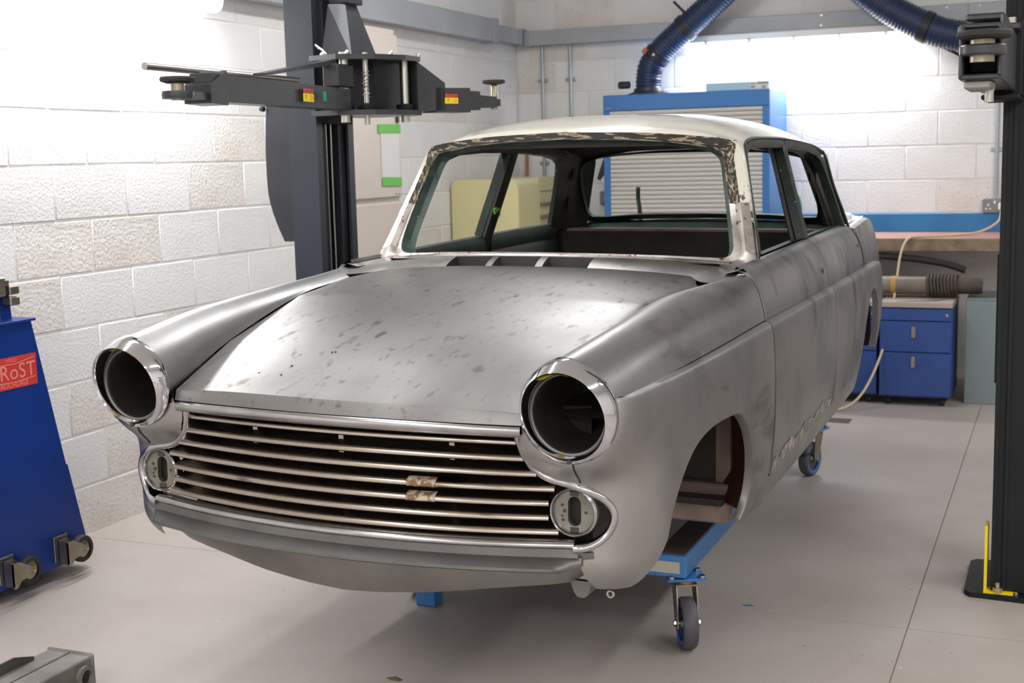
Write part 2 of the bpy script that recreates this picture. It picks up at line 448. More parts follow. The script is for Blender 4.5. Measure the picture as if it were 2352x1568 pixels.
# ------------------------------------------------------------------ lamps
def batten(name, label, c, length, axis, watts, emit_dir=(0, 0, -1), size=0.10, group=None, clips=0):
    """fluorescent batten: galvanised back, glowing half-round diffuser, an area lamp inside it"""
    t = thing(name, label, 'light', c, (0, 0, 0 if axis == 'x' else PI/2), group)
    L = length/2
    MB().bx(-L, L, -0.045, 0.045, 0.0, 0.055, 0.008).build('housing', WHITEP, t)
    n = 10
    a = np.linspace(0, PI, n)
    prof = [(-0.055*math.sin(x), 0.045*math.cos(x)) for x in a]
    MB().sweep(prof, [(-L+0.01, 0, 0), (L-0.01, 0, 0)], (0, 0, 1)).build('diffuser', GLOW, t)
    for i in range(clips):
        x = -L+length*(i+0.5)/clips
        MB().box((x, -0.05, 0.0), (0.022, 0.012, 0.03), None, 0.003).build('clip', ZINC, t)
    ld = bpy.data.lights.new(name+'_lamp', 'AREA'); ld.shape = 'RECTANGLE'; ld.size = length*0.96; ld.size_y = size
    ld.energy = watts; ld.color = (0.97, 0.985, 1.0)
    lo = bpy.data.objects.new(name+'_lamp', ld); COL.objects.link(lo); lo.parent = t
    lo.location = (0, 0, -0.062)
    return t
# wall battens seen in the photograph
batten('wall_batten', 'glowing fluorescent batten under the trunking on the back wall', (-1.72, YB-0.11, 2.29), 1.5, 'x', WALL_LIGHT*0.66, clips=5)
batten('wall_batten', 'bright fluorescent batten high on the left wall, cut off by the frame', (XL+0.12, 4.50, 2.30), 1.5, 'y', WALL_LIGHT*0.62, clips=0)
# unseen ceiling battens; those right and behind the camera are added fill light
LPOS = [(-2.7, 1.0), (-2.7, 3.6), (-2.2, 6.0), (1.7, 1.0), (1.7, 3.6), (1.7, 6.0), (-2.7, -1.6), (-0.5, -1.8), (1.7, -1.6)]
PW = [0.65, 0.85, 1.4, 1.8, 1.7, 1.6, 1.9, 3.0, 3.0]
WHERE = {-2.7: 'over the left wall side', -0.5: 'added as fill over the middle of the bay', 1.7: 'added as fill over the right side', -2.2: 'left of the car roof', 0.2: 'right of the hoses'}
DEPTH = {-1.6: 'behind the camera', -1.8: 'behind the camera', 1.0: 'just ahead of the camera', 3.6: 'above the car', 6.0: 'past the car roof', 8.0: 'close to the back wall', 8.2: 'close to the back wall'}
for (x, y), p in zip(LPOS, PW):
    batten('unseen_ceiling_batten', 'unseen ceiling batten '+WHERE[x]+', '+DEPTH[y], (x, y, HC-0.06), 1.8, 'x' if y > 7 else 'y', CEIL_LIGHT*p, size=0.25, group='unseen ceiling battens, some added as fill light')
# ------------------------------------------------------------------ the car shell (x across, y backwards from the headlamps, z up)
ANG, ROLL = math.radians(-1.7), math.radians(0.35)
car = thing('car_body_shell', 'stripped bare-metal saloon car shell with cream roof on a blue dolly', 'car')
_R = Matrix.Rotation(ANG, 3, 'Z') @ Matrix.Rotation(ROLL, 3, 'Y')
car.rotation_euler = _R.to_euler()
car.location = (-1.655, 2.770, 0.0)

def both(name, mb, m, smooth=35, fix=True, label=None, parents=None):
    a = mb.build(name, m, parents[0] if parents else car, smooth, fix)
    b = mb.mirror().build(name, m, parents[1] if parents else car, smooth, fix)
    if label: a['label'] = label; b['label'] = label
    return a, b
def ip(x, xs, ys): return np.interp(x, xs, ys)
def sstep(x, a, b):
    t = np.clip((np.asarray(x, float)-a)/(b-a), 0, 1); return t*t*(3-2*t)

# crease height, belt height, bottom of door
def z_crease(y): return ip(y, [-0.05, 0.3, 1.16, 2.15, 2.9, 3.4, 3.8, 4.1], [1.006, 1.016, 1.038, 1.047, 1.050, 1.040, 1.008, 0.985])
def z_door(y): return ip(y, [0, 1.2, 2.17, 3.0], [0.52, 0.558, 0.600, 0.63])
# offset of the side from its widest section
def side_off(y): return cr_lin(y, [(0.3, -0.030), (0.5, -0.018), (0.8, -0.006), (1.2, 0.0), (2.2, -0.003), (2.9, -0.016), (3.3, -0.038), (3.7, -0.075), (4.1, -0.135)])
def cr_lin(x, tab):
    xs_ = [t[0] for t in tab]; ys_ = [t[1] for t in tab]
    # smooth interpolation through a dense spline
    P = cr(np.array(tab, float), 40*len(tab)); o = np.argsort(P[:, 0])
    return np.interp(x, P[o, 0], P[o, 1])
LOWP = [(0.0, 0.786), (0.012, 0.7965), (0.03, 0.8025), (0.08, 0.8075), (0.16, 0.8105), (0.32, 0.8145), (0.45, 0.815), (0.68, 0.812), (0.85, 0.805), (1.0, 0.796), (1.15, 0.783), (1.3, 0.765)]
def x_low(y, t): return cr_lin(t, LOWP)+side_off(y)
UPP = [(0.0, 0.7800), (0.12, 0.7815), (0.42, 0.771), (0.74, 0.752), (0.93, 0.733), (1.0, 0.722)]
def x_up(y, t): return cr_lin(t, UPP)+side_off(y)*0.9

def trim_grid(P, polys, cell):
    """P grid (a,b,3) -> verts, faces with the cells inside the polygons removed and the cut edge snapped to them.
    polys: list of (poly2d, axes, condition)"""
    a, b = P.shape[:2]; V = P.reshape(-1, 3).copy()
    F = []
    for i in range(a-1):
        for j in range(b-1): F.append((i*b+j, (i+1)*b+j, (i+1)*b+j+1, i*b+j+1))
    F = np.array(F); C = V[F].mean(1)
    kill = np.zeros(len(F), bool)
    for poly, ax, cond in polys:
        kill |= inside(C[:, ax], poly) & cond(C)
    cut = set(F[kill].ravel().tolist()) & set(F[~kill].ravel().tolist())
    F2 = F[~kill]
    for poly, ax, cond in polys:
        Q = np.vstack([poly, poly[:1]]); Q = arclen(Q, 600)
        for i in list(cut):
            p = V[i]
            if not cond(p[None])[0]: continue
            d = np.linalg.norm(Q-p[list(ax)], axis=1); k = d.argmin()
            if d[k] < cell*2.4:
                V[i, ax[0]], V[i, ax[1]] = Q[k]
    used = np.unique(F2); remap = -np.ones(len(V), int); remap[used] = np.arange(len(used))
    mb = MB(); mb.v = [tuple(p) for p in V[used]]; mb.f = [tuple(remap[f]) for f in F2.tolist()]
    return mb
def inside(P, poly):
    x, y = P[:, 0], P[:, 1]; r = np.zeros(len(P), bool); n = len(poly); j = n-1
    for i in range(n):
        xi, yi = poly[i]; xj, yj = poly[j]
        c = ((yi > y) != (yj > y)) & (x < (xj-xi)*(y-yi)/(yj-yi+1e-12)+xi)
        r ^= c; j = i
    return r

# ---- outlines ----
LC = (0.622, 0.970)                                 # headlamp centre (x, z)
def rim_back(th):
    """back edge of the headlamp rim: (x, y, z); th = 0 outwards, 90 deg up"""
    c, s = np.cos(th), np.sin(th)
    rx = np.where(c > 0, 0.1165, 0.112); rz = np.where(s > 0, 0.122, 0.110)
    peak = 0.008*np.exp(-((np.abs(th-PI/2))/0.35)**2)
    x = LC[0]+rx*c; z = LC[1]+rz*s+peak
    y = -0.010-0.012*np.clip(s, 0, 1)**2+0.008*np.clip(c, 0, 1)
    return np.stack([x, y, z], -1)
TH = np.linspace(0, 2*PI, 97)[:-1]
RB = rim_back(TH)
S_PTS = np.array([(0.482, 0.905), (0.484, 0.895), (0.492, 0.866), (0.507, 0.835), (0.531, 0.811), (0.565, 0.797), (0.603, 0.790), (0.634, 0.780),
                  (0.667, 0.761), (0.687, 0.742), (0.697, 0.717), (0.692, 0.689), (0.677, 0.664), (0.651, 0.645), (0.613, 0.637)])
S_LINE = smooth_path(S_PTS, 90)
def y_front(x, z=0.65):
    """bow of the nose in plan"""
    c = ip(z, [0.60, 0.70, 0.90, 0.96], [-0.066, -0.060, -0.030, -0.012])
    e = ip(z, [0.60, 0.70, 0.90, 0.96], [0.030, 0.040, 0.030, 0.03])
    return c+(e-c)*(np.abs(x)/0.61)**2
def y_S(x, z): return 0.020+0.040*sstep(0.92-z, 0, 0.2)+0.03*sstep(x, 0.62, 0.72)-0.022*sstep(0.70-z, 0, 0.08)*(1-sstep(x, 0.62, 0.70))
ARCH = np.array([(0.262, 0.612), (0.276, 0.66), (0.30, 0.705), (0.335, 0.748), (0.385, 0.79), (0.45, 0.821), (0.55, 0.839), (0.66, 0.842), (0.79, 0.832),
                 (0.87, 0.79), (0.925, 0.73), (0.955, 0.665), (0.968, 0.615), (0.966, 0.565), (0.95, 0.53), (0.905, 0.495)])
ARCH_S = smooth_path(ARCH, 120)
ARCH_POLY = np.vstack([ARCH_S, [(0.90, 0.3), (0.262, 0.3)]])

# ---- front wing, lower part (nose round to the door) ----
PLAN = np.array([(0.44, 0.045), (0.52, 0.045), (0.58, 0.048), (0.63, 0.055), (0.675, 0.070), (0.712, 0.096), (0.742, 0.137), (0.763, 0.19), (0.776, 0.25),
                 (0.786, 0.35), (0.796, 0.5), (0.806, 0.72), (0.811, 0.95), (0.813, 1.196)])
pl_s = smooth_path(PLAN, 210)
rows = 84
G = np.zeros((len(pl_s), rows, 3))
for i, (px, py) in enumerate(pl_s):
    w = float(sstep(py, 0.06, 0.34))                # 0 on the nose, 1 on the side
    zt = float(z_crease(py)); zb = float(ip(py, [0.05, 0.08, 0.12, 0.15, 0.18, 0.21, 0.24, 0.262, 0.30, 0.9, 1.2], [0.528, 0.521, 0.520, 0.530, 0.547, 0.568, 0.593, 0.614, 0.50, 0.478, 0.470]))
    z = zt+(zb-zt)*(0.35*np.linspace(0, 1, rows)+0.65*np.linspace(0, 1, rows)**2.0)
    tt = (zt-z)/(zt-((0.52)*(1-w)+w*float(z_door(max(py, 0.6)))))
    prof = cr_lin(tt, LOWP)-0.815
    x = px+prof*(0.35+0.65*w)
    tuck = 0.075*np.clip((0.60-z)/0.11, 0, 1)**2.2*(1-w)+0.010*np.clip((0.60-z)/0.11, 0, 1)*(1-w)
    y = np.full(rows, py)
    nx, ny = (0.25, 0.97) if w < 0.02 else ((1-w)*0.25+w, (1-w)*0.97)
    ln = math.hypot(nx, ny)
    x = x-tuck*nx/ln; y = y+tuck*ny/ln
    # brought forward to the rim of the headlamp
    k = 1-w
    y = y-(0.030*sstep(z, 0.795, 0.875))*k**1.5
    d = np.min(np.linalg.norm(np.stack([x, z], -1)[:, None]-RB[None][:, :, [0, 2]], axis=2), 1)
    ins = inside(np.stack([x, z], -1), RB[:, [0, 2]]); d = np.where(ins, 0, d)
    ww = np.exp(-(d/0.050)**2)*(py < 0.45)
    y = y-ww*np.clip(y-(-0.004), 0, 1)
    G[i, :, 0] = x; G[i, :, 1] = y; G[i, :, 2] = z
lamp_poly = RB[:, [0, 2]]
s_poly = np.vstack([S_LINE, [(0.60, 0.30), (0.20, 0.30), (0.20, 0.905)]])
seam_poly = np.array([(0.613, 0.66), (0.618, 0.60), (0.628, 0.56), (0.645, 0.52), (0.66, 0.30), (0.2, 0.30), (0.2, 0.66)])
front_c = lambda C: (C[:, 1] < 0.23) & (C[:, 0] < 0.755)
side_c = lambda C: (C[:, 1] > 0.22) & (C[:, 0] > 0.655)
wing_low = trim_grid(G, [(lamp_poly, [0, 2], front_c), (s_poly, [0, 2], front_c), (seam_poly, [0, 2], front_c),
                         (np.array([(0.2, 0.905), (0.5, 0.905), (0.52, 1.1), (0.2, 1.1)]), [0, 2], front_c), (ARCH_POLY, [1, 2], side_c)], 0.0075)
# return flange round the wheel arch
def side_x_wing(y, z):
    i = np.argmin(np.abs(pl_s[:, 1]-y)); g = G[i]; o = np.argsort(g[:, 2]); return np.interp(z, g[o, 2], g[o, 0])
fl = []
for (y, z) in ARCH_S:
    x = side_x_wing(y, z)
    cy, cz = 0.62, 0.62
    d = np.array([cy-y, cz-z]); d /= np.linalg.norm(d)
    fl.append([(x, y, z), (x-0.004, y+d[0]*0.004, z+d[1]*0.004), (x-0.022, y+d[0]*0.006, z+d[1]*0.006)])
arch_fl = MB().grid(np.array(fl))
# ---- front wing, upper part (headlamp nacelle to the door) ----
SEC = {
 0.00: [(0.505, 0.955), (0.513, 1.010), (0.545, 1.060), (0.622, 1.100), (0.690, 1.067), (0.722, 1.035), (0.738, 1.009)],
 0.30: [(0.545, 1.045), (0.560, 1.085), (0.592, 1.116), (0.640, 1.134), (0.700, 1.118), (0.742, 1.075), (0.760, 1.019)],
 0.70: [(0.572, 1.132), (0.585, 1.144), (0.612, 1.156), (0.652, 1.160), (0.708, 1.142), (0.754, 1.090), (0.773, 1.030)],
 1.00: [(0.608, 1.150), (0.620, 1.157), (0.645, 1.166), (0.678, 1.170), (0.724, 1.154), (0.760, 1.100), (0.7775, 1.038)],
 1.196: [(0.640, 1.158), (0.656, 1.165), (0.685, 1.173), (0.712, 1.177), (0.740, 1.162), (0.764, 1.110), (0.7795, 1.042)],
}
ky = sorted(SEC); SA = np.array([SEC[k] for k in ky])           # (stations, 7, 2)
ny_ = 60; nsx = 34
yy = np.linspace(0, 1, ny_)
P3 = np.concatenate([np.repeat(np.array(ky)[:, None, None], SA.shape[1], 1), SA], 2)   # (y,x,z)
U = np.stack([cr(P3[:, j], ny_) for j in range(P3.shape[1])], 1)
UP = np.stack([cr(U[i], nsx) for i in range(ny_)], 0)[:, :, [1, 0, 2]]
# first station follows the back edge of the rim
th = np.linspace(math.radians(188), math.radians(16), nsx)
first = rim_back(th); sp0 = UP[0].copy()
for i in range(14):
    w = (1-i/14.0)**2
    UP[i] += (first-sp0)*w
    UP[i, :, 1] = UP[i, :, 1]
wing_up = MB().grid(UP)
# groove under the crease
gr = []
for i in range(0, len(pl_s), 3):
    kl = G[i, 0]
    if kl[1] < 0.012 or kl[0] < 0.742: continue
    k = np.argmin(np.abs(UP[:, -1, 1]-kl[1])); ku = UP[k, -1]
    gr.append([(ku[0], kl[1], ku[2]), (min(ku[0], kl[0])-0.012, kl[1], (ku[2]+kl[2])/2), tuple(kl)])
wing = MB(); wing.v = list(wing_low.v); wing.f = list(wing_low.f)
wing.add(wing_up.v, wing_up.f); wing.grid(np.array(gr))
wingR, wingL = both('front_wing', wing, STEEL, 40)
both('arch_flange', arch_fl, STEELL, 40, parents=(wingR, wingL))

# ---- headlamp rims, seats ----
def loop(rx, rz, y0, tilt, cx=LC[0]+0.002, cz=LC[1]):
    return np.stack([cx+rx*np.cos(TH), y0-tilt*np.sin(TH), cz+rz*np.sin(TH)], -1)
lipo = loop(0.1045, 0.1085, -0.049, 0.029)
lipi = loop(0.0995, 0.1035, -0.049, 0.029)
midl = (RB*0.42+lipo*0.58); mo = midl-np.array([LC[0], 0, LC[1]]); midl = midl+np.stack([mo[:, 0]*0.06, mo[:, 0]*0, mo[:, 2]*0.06], -1)
rimb = RB+np.stack([(RB[:, 0]-LC[0])*0.012, np.full(len(RB), -0.001), (RB[:, 2]-LC[1])*0.012], -1)
mid2 = rimb*0.75+midl*0.25; m2 = mid2-np.array([LC[0], 0, LC[1]]); mid2 = mid2+np.stack([m2[:, 0]*0.035, m2[:, 0]*0, m2[:, 2]*0.035], -1)
lipf = (lipo+lipi)/2+np.array([0, -0.004, 0])
rim = MB().grid(np.stack([rimb, mid2, midl, lipo*0.97+midl*0.03, lipo, lipf, lipi, loop(0.096, 0.100, -0.040, 0.024), loop(0.0945, 0.098, -0.020, 0.006)]), cv=True)
rr = both('headlamp_rim', rim, CHROME, 60, label='hooded chrome headlamp rim')
seat = MB().grid(np.stack([loop(0.097, 0.100, -0.016, 0.004), loop(0.093, 0.096, -0.020, 0.006), loop(0.0905, 0.0935, -0.017, 0.005), loop(0.0885, 0.0915, -0.017, 0.005), loop(0.0875, 0.0905, -0.012, 0.004)]), cv=True)
both('headlamp_seat', seat, STEELL, 50)
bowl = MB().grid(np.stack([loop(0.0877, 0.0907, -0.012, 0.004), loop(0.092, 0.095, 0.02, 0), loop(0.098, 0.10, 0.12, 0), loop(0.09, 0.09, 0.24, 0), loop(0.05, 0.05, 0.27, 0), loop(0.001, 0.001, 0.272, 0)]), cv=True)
both('headlamp_shade_bowl', bowl, DARKIN, 50)  # closed bowl added, its dark colour stands in for shade inside the wing
for sgn, r in ((1, rr[0]), (-1, rr[1])):
    MB().lathe([(0.0055, -0.004), (0.0055, 0.004)], (sgn*(LC[0]+0.006), -0.024, LC[1]-0.1085), 'y', 10).build('screw', DARKGREY, r)
    k = math.radians(100)
    P = []
    for q in np.linspace(math.radians(76), math.radians(122), 11):
        P.append([(sgn*(LC[0]+0.097*math.cos(q)), -0.074+0.002, LC[1]+0.1008*math.sin(q)-0.0006), (sgn*(LC[0]+0.0925*math.cos(q)), -0.034-0.006*math.sin(q*9), LC[1]+0.0965*math.sin(q)-0.0006)])
    MB().grid(np.array(P)).build('marker_patch', YELLOW, r, label='yellow paint mark')

# dark seam below each lamp
_Gp = G[:110].reshape(-1, 3); _Gp = _Gp[_Gp[:, 1] < 0.2]; sp_ = []
for z in np.linspace(0.857, 0.798, 12):
    d_ = np.hypot(_Gp[:, 0]-0.6285, _Gp[:, 2]-z); k_ = np.argsort(d_)[:6]; w_ = 1/(d_[k_]+1e-4); sp_.append((0.6285, float((_Gp[k_, 1]*w_).sum()/w_.sum())-0.0006, z))
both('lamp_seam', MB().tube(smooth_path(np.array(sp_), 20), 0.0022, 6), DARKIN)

# ---- bonnet ----
def bonnet_edge(y): return ip(y, ky, SA[:, 0, 0])-0.005, ip(y, ky, SA[:, 0, 1])+0.001
def bonnet_mid(y): return cr_lin(y, [(-0.03, 0.962), (0.0, 0.972), (0.1, 1.005), (0.25, 1.053), (0.45, 1.105), (0.7, 1.150), (0.95, 1.176), (1.15, 1.189), (1.25, 1.190)])
nu, nv = 81, 64
B = np.zeros((nv, nu, 3))
for i in range(nv):
    s = i/(nv-1)
    for j in range(nu):
        u = -1+2*j/(nu-1); a = abs(u)
        yr = 1.215-0.012*a*a-0.14*sstep(a, 0.86, 1.0)                     # rear edge
        yf = float(y_front(a*0.5, 0.96))-0.006                             # front edge
        y = yf+(yr-yf)*s
        ex, ez = bonnet_edge(max(y, 0.0)); zc = bonnet_mid(y)
        if y < 0.03: ez = ez-0.0*y
        strip = 0.90+0.07*min(1, max(0, y)/0.45)
        if a < strip: k = 1-(a/strip)**2.6
        else: k = 0.0
        lowz = ez+0.004*(1 if a < strip else (1-a)/(1-strip))
        z = lowz+(zc-lowz)*k
        B[i, j] = (u*ex, y, z)
top = B
# nose of the bonnet: crease, turned-down face, chrome lip
n1 = top[0]+np.array([0, -0.003, -0.004])
zt_ = 0.936
face = np.stack([n1, n1*np.array([1, 0, 0])+np.stack([0*n1[:, 0], np.array([float(y_front(p[0], 0.945))-0.016 for p in n1]), np.full(len(n1), 0.932)], -1)])
edge_dn = top[:, [0, -1]]
bon = MB().grid(top)
bon.grid(np.concatenate([top[:1], face]))
for j in (0, -1):
    e = top[:, j]; bon.grid(np.stack([e, e+np.array([0, 0, -0.012])]))
e = top[-1]; bon.grid(np.stack([e, e+np.array([0, 0.001, -0.014])]))
bonnet = bon.build('bonnet', STEELB, car, 28)
for (u, y) in ((-0.30, 0.10), (-0.225, 0.09), (-0.225, 0.14), (-0.15, 0.22), (-0.14, 0.222), (0.0, 0.9)):
    z = bonnet_mid(y)
    ex, ez = bonnet_edge(y); k = 1-(abs(u/ex)/0.92)**2.6
    MB().lathe([(0.0, 0.0004), (0.0035, 0.0004)], (u, y, ez+(z-ez)*k+0.001), 'z', 8, False).build('hole', DARKIN, bonnet)
# chrome lip under the bonnet
xx = np.linspace(-0.497, 0.497, 61)
path = np.array([(x, float(y_front(x, 0.92))-0.010, 0.916) for x in xx])
lipp = [(0.016, 0.006), (0.012, -0.006), (0.004, -0.010), (-0.004, -0.009), (-0.011, -0.003), (-0.016, 0.010), (-0.014, 0.020), (0.016, 0.020)]
MB().sweep(lipp, path, (0, 0, 1)).build('bonnet_trim', CHROMED, car, 50, label='chrome strip along the bonnet lip')

# ---- grille ----
BARZ = [0.886, 0.847, 0.811, 0.776, 0.741, 0.706, 0.672]
BARE = [0.480, 0.494, 0.521, 0.562, 0.548, 0.547, 0.570]
barp = [(0.0120, 0.020), (0.0085, 0.006), (0.0045, -0.002), (0.0, -0.0055), (-0.005, -0.0055), (-0.0085, -0.001), (-0.0095, 0.006), (-0.007, 0.012)]
flg = [(0.0115, 0.018), (0.0165, 0.032), (0.0205, 0.046), (0.0190, 0.047), (0.0145, 0.033), (0.0085, 0.018)]
for k, (z, e) in enumerate(zip(BARZ, BARE)):
    xx = np.linspace(-e, e, 49)
    path = np.array([(x, float(y_front(x, z))+0.022, z) for x in xx])
    o = MB().sweep(barp, path, (0, 0, 1)).sweep(flg, path, (0, 0, 1)).build('grille_bar', STAINLESS, car, 50)
    if k in (3, 4):
        x0 = 0.20; px = np.linspace(x0, x0+0.075, 8)
        pp = np.array([(x, float(y_front(x, z))+0.0213, z) for x in px])
        MB().sweep([(a*1.02, b*1.02-0.0002) for a, b in barp], pp, (0, 0, 1)).build('rust_stain', RUSTY, o, 50, label='rusty patch on the grille bar')
for x in (-0.27, 0.0, 0.30):
    MB().bx(x-0.007, x+0.007, float(y_front(x, .78))+0.06, float(y_front(x, .78))+0.066, 0.665, 0.895).build('grille_stay', STAINLESS, car)
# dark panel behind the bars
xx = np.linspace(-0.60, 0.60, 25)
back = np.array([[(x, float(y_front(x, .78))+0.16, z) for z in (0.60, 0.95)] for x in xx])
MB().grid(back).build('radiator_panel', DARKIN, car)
# S shaped trims
SB = np.array([(x, float(y_S(x, z)), z) for x, z in S_LINE])
sprof = [(1.25*a_, 1.2*b_) for a_, b_ in [(0.0075, -0.002), (0.006, -0.008), (0.0, -0.0105), (-0.006, -0.008), (-0.0085, 0.0), (-0.010, 0.030), (-0.0075, 0.031), (-0.004, 0.004), (0.004, 0.004)]]
Tn = np.gradient(S_LINE, axis=0); Tn /= np.linalg.norm(Tn, axis=1)[:, None]
upv = np.stack([-Tn[:, 1], 0*Tn[:, 0], Tn[:, 0]], -1)      # towards the wing
upv = np.where((upv[:, :1]*0+1) > 0, upv, upv)
sm = MB().sweep(sprof, SB, upv)
# make sure profile b axis points backwards
both('grille_surround_trim', sm, CHROMED, 60, label='S-shaped chrome trim beside the grille')
# lower trim
xx = np.linspace(-0.613, 0.613, 61)
path = np.array([(x, float(y_front(x, 0.648)), 0.646) for x in xx])
lowp = [(0.012, 0.030), (0.009, 0.004), (0.004, -0.003), (-0.002, -0.005), (-0.007, -0.002), (-0.009, 0.005), (-0.009, 0.030)]
MB().sweep(lowp, path, (0, 0, 1)).build('lower_grille_trim', CHROMED, car, 55)
# splash panel: band, ledge, valance
path = np.array([(x, float(y_front(x, 0.62)), 0.61) for x in np.linspace(-0.622, 0.622, 61)])
band = [(0.030, 0.006), (0.006, 0.002), (0.006, 0.035), (0.030, 0.035)]
ledge = [(0.006, 0.020), (0.005, 0.0), (-0.006, -0.026), (-0.012, -0.036), (-0.019, -0.037), (-0.024, -0.030), (-0.024, 0.0), (-0.022, 0.02)]
apron = MB().sweep(band, path, (0, 0, 1)); apron.build('apron_band', STEELL, car, 40)
led = MB()
xx = np.linspace(-0.628, 0.628, 71)
Gd = []
for x in xx:
    e = float(sstep(abs(x), 0.585, 0.628)); y0 = float(y_front(min(abs(x), 0.63), 0.61))
    pr = np.array(ledge); b = pr[:, 1].copy(); b = np.where(b < 0.01, b+(0.012-b)*e*0.85, b)
    Gd.append([(x, y0+bb, 0.612+aa*(1-0.25*e)) for aa, bb in zip(pr[:, 0], b)])
led.grid(np.array(Gd), cv=True); led.f.append(tuple(range(len(ledge)))); led.f.append(tuple((len(xx)-1)*len(ledge)+i for i in range(len(ledge))))
led.build('apron_ledge', STEELL, car, 40, label='dull steel ledge below the grille')
VAL = np.array([(-0.645, 0.548), (-0.60, 0.540), (-0.52, 0.536), (-0.40, 0.527), (-0.25, 0.500), (-0.10, 0.481), (0.0, 0.476), (0.10, 0.481), (0.25, 0.490), (0.40, 0.505), (0.52, 0.522), (0.60, 0.530), (0.645, 0.530)])
VALL = np.array([(x, (z+VAL[::-1][i][1])/2) for i, (x, z) in enumerate(VAL)])
Vg = []
for x in np.linspace(-0.655, 0.655, 61):
    zb = float(np.interp(x, VALL[:, 0], VALL[:, 1])); y0 = float(y_front(x, 0.61)); e = float(sstep(abs(x), 0.52, 0.645))
    zt = 0.628
    col = []
    for s in np.linspace(0, 1, 10):
        z = zt+(zb-zt)*s; col.append((x*(1-0.01*s), y0+0.008+0.055*s**1.8+0.028*e*s, z))
    col.append((x*0.98, col[-1][1]+0.02, zb+0.001))
    Vg.append(col)
MB().grid(np.array(Vg)).build('front_valance', STEELV, car, 45)
# towing bracket, drain eye
MB().prism([(0.575, 0.54), (0.632, 0.54), (0.622, 0.506), (0.612, 0.498), (0.594, 0.499), (0.586, 0.510)], 'y', 0.10, 0.15).build('tow_bracket', STEELL, car)
th_ = np.linspace(0, 2*PI, 17)[:-1]
MB().tube([(0.668+0.008*math.cos(a), 0.13, 0.506+0.008*math.sin(a)) for a in th_], 0.003, 6, True).build('eyelet', ZINC, car)
# side lamps
PLATEM = mat('dull_zinc_plate', '#8d8b86', 0.45, 0.8, col2='#7a776f', vscale=30)
for s in (1, -1):
    o = MB().lathe([(0.048, 0.012), (0.060, 0.012), (0.0615, 0.004), (0.060, -0.004), (0.056, -0.008), (0.0525, -0.004), (0.051, 0.004), (0.049, 0.008)], (s*0.606, 0.052, 0.722), 'y', 36, False).build('sidelamp', CHROMED, car, 50, label='empty round sidelamp base')
    # slotted back plate
    sl = arclen(np.array([(0.0165*math.cos(a), 0.0195+0.0165*math.sin(a)) for a in np.linspace(0, PI, 12)]+[(0.0165*math.cos(a), -0.0195+0.0165*math.sin(a)) for a in np.linspace(PI, 2*PI, 12)]), 48, True)
    ang = np.arctan2(sl[:, 1], sl[:, 0]); out = np.stack([0.0505*np.cos(ang), 0.0505*np.sin(ang)], -1)
    g = np.zeros((3, 48, 3))
    g[0] = np.stack([s*0.606+out[:, 0], np.full(48, 0.058), 0.722+out[:, 1]], -1)
    g[1] = np.stack([s*0.606+sl[:, 0], np.full(48, 0.060), 0.722+sl[:, 1]], -1)
    g[2] = np.stack([s*0.606+sl[:, 0], np.full(48, 0.075), 0.722+sl[:, 1]], -1)
    MB().grid(g, cv=True).build('back_plate', PLATEM, o, 40)
    MB().lathe([(0.0, 0), (0.05, 0)], (s*0.606, 0.085, 0.722), 'y', 24, False).build('lamp_recess', DARKIN, o)
    for (dx, dz, r) in ((-0.030, 0.014, 0.004), (-0.025, 0.0, 0.0045), (-0.031, -0.012, 0.003), (-0.029, -0.022, 0.004), (0.029, 0.0, 0.004)):
        MB().lathe([(0.0, 0.0), (r, 0.0)], (s*0.606+dx, 0.0575, 0.722+dz), 'y', 10, False).build('screw_hole', BRASSW, o)
    MB().bx(s*0.606-0.010, s*0.606+0.010, 0.0565, 0.0585, 0.722+0.038, 0.722+0.049).build('contact_tab', BRASSW, o)
    MB().bx(s*0.606-0.010, s*0.606+0.010, 0.0565, 0.0585, 0.722-0.049, 0.722-0.038).build('contact_tab', BRASSW, o)

# ---- doors and rear wing on the common side surface ----
def side_point(y, t):
    """t in [0,1]: belt -> crease ; t in [1,2]: crease -> door bottom (beyond: sill)"""
    zc = float(z_crease(y))
    if t <= 1:
        zb = float(ip(y, [1.2, 1.5, 2.15, 2.6, 2.9, 3.06], [1.186, 1.192, 1.205, 1.212, 1.214, 1.212]))
        k = 1-t; return (float(x_up(y, k)), y, zc+0.002+(zb-zc-0.002)*k)
    k = t-1; zb = float(z_door(y)); return (float(x_low(y, k)), y, zc+(zb-zc)*k)
def panel(y0f, y1f, t0, t1, ny=40, nt=44, cap=True):
    """y0f, y1f functions of t giving the front and rear edge"""
    ts = np.r_[np.linspace(t0, 1, max(2, int(nt*0.4))) if t0 < 1 else [], 1.0+(t1-1.0)*np.linspace(0, 1, nt)**2.0 if t1 > 1 else []]
    Gp = []
    for t in ts:
        a, b = y0f(t), y1f(t); row = []
        for y in np.linspace(a, b, ny): row.append(side_point(y, t))
        Gp.append(row)
    Gp = np.array(Gp)
    # step at the crease: duplicate row index
    return Gp, ts
def panel_mb(Gp, lip=0.016):
    mb = MB().grid(Gp)
    for e in (Gp[:, 0], Gp[:, -1]): mb.grid(np.stack([e, e+np.array([-lip, 0, 0])]))
    mb.grid(np.stack([Gp[-1], Gp[-1]+np.array([-lip, 0, 0])]))
    return mb
fd = panel(lambda t: 1.203+0.012*max(0, t-1)**2, lambda t: 2.188-0.010*max(0, t-1), 0.0, 2.0)
mb = panel_mb(fd[0])
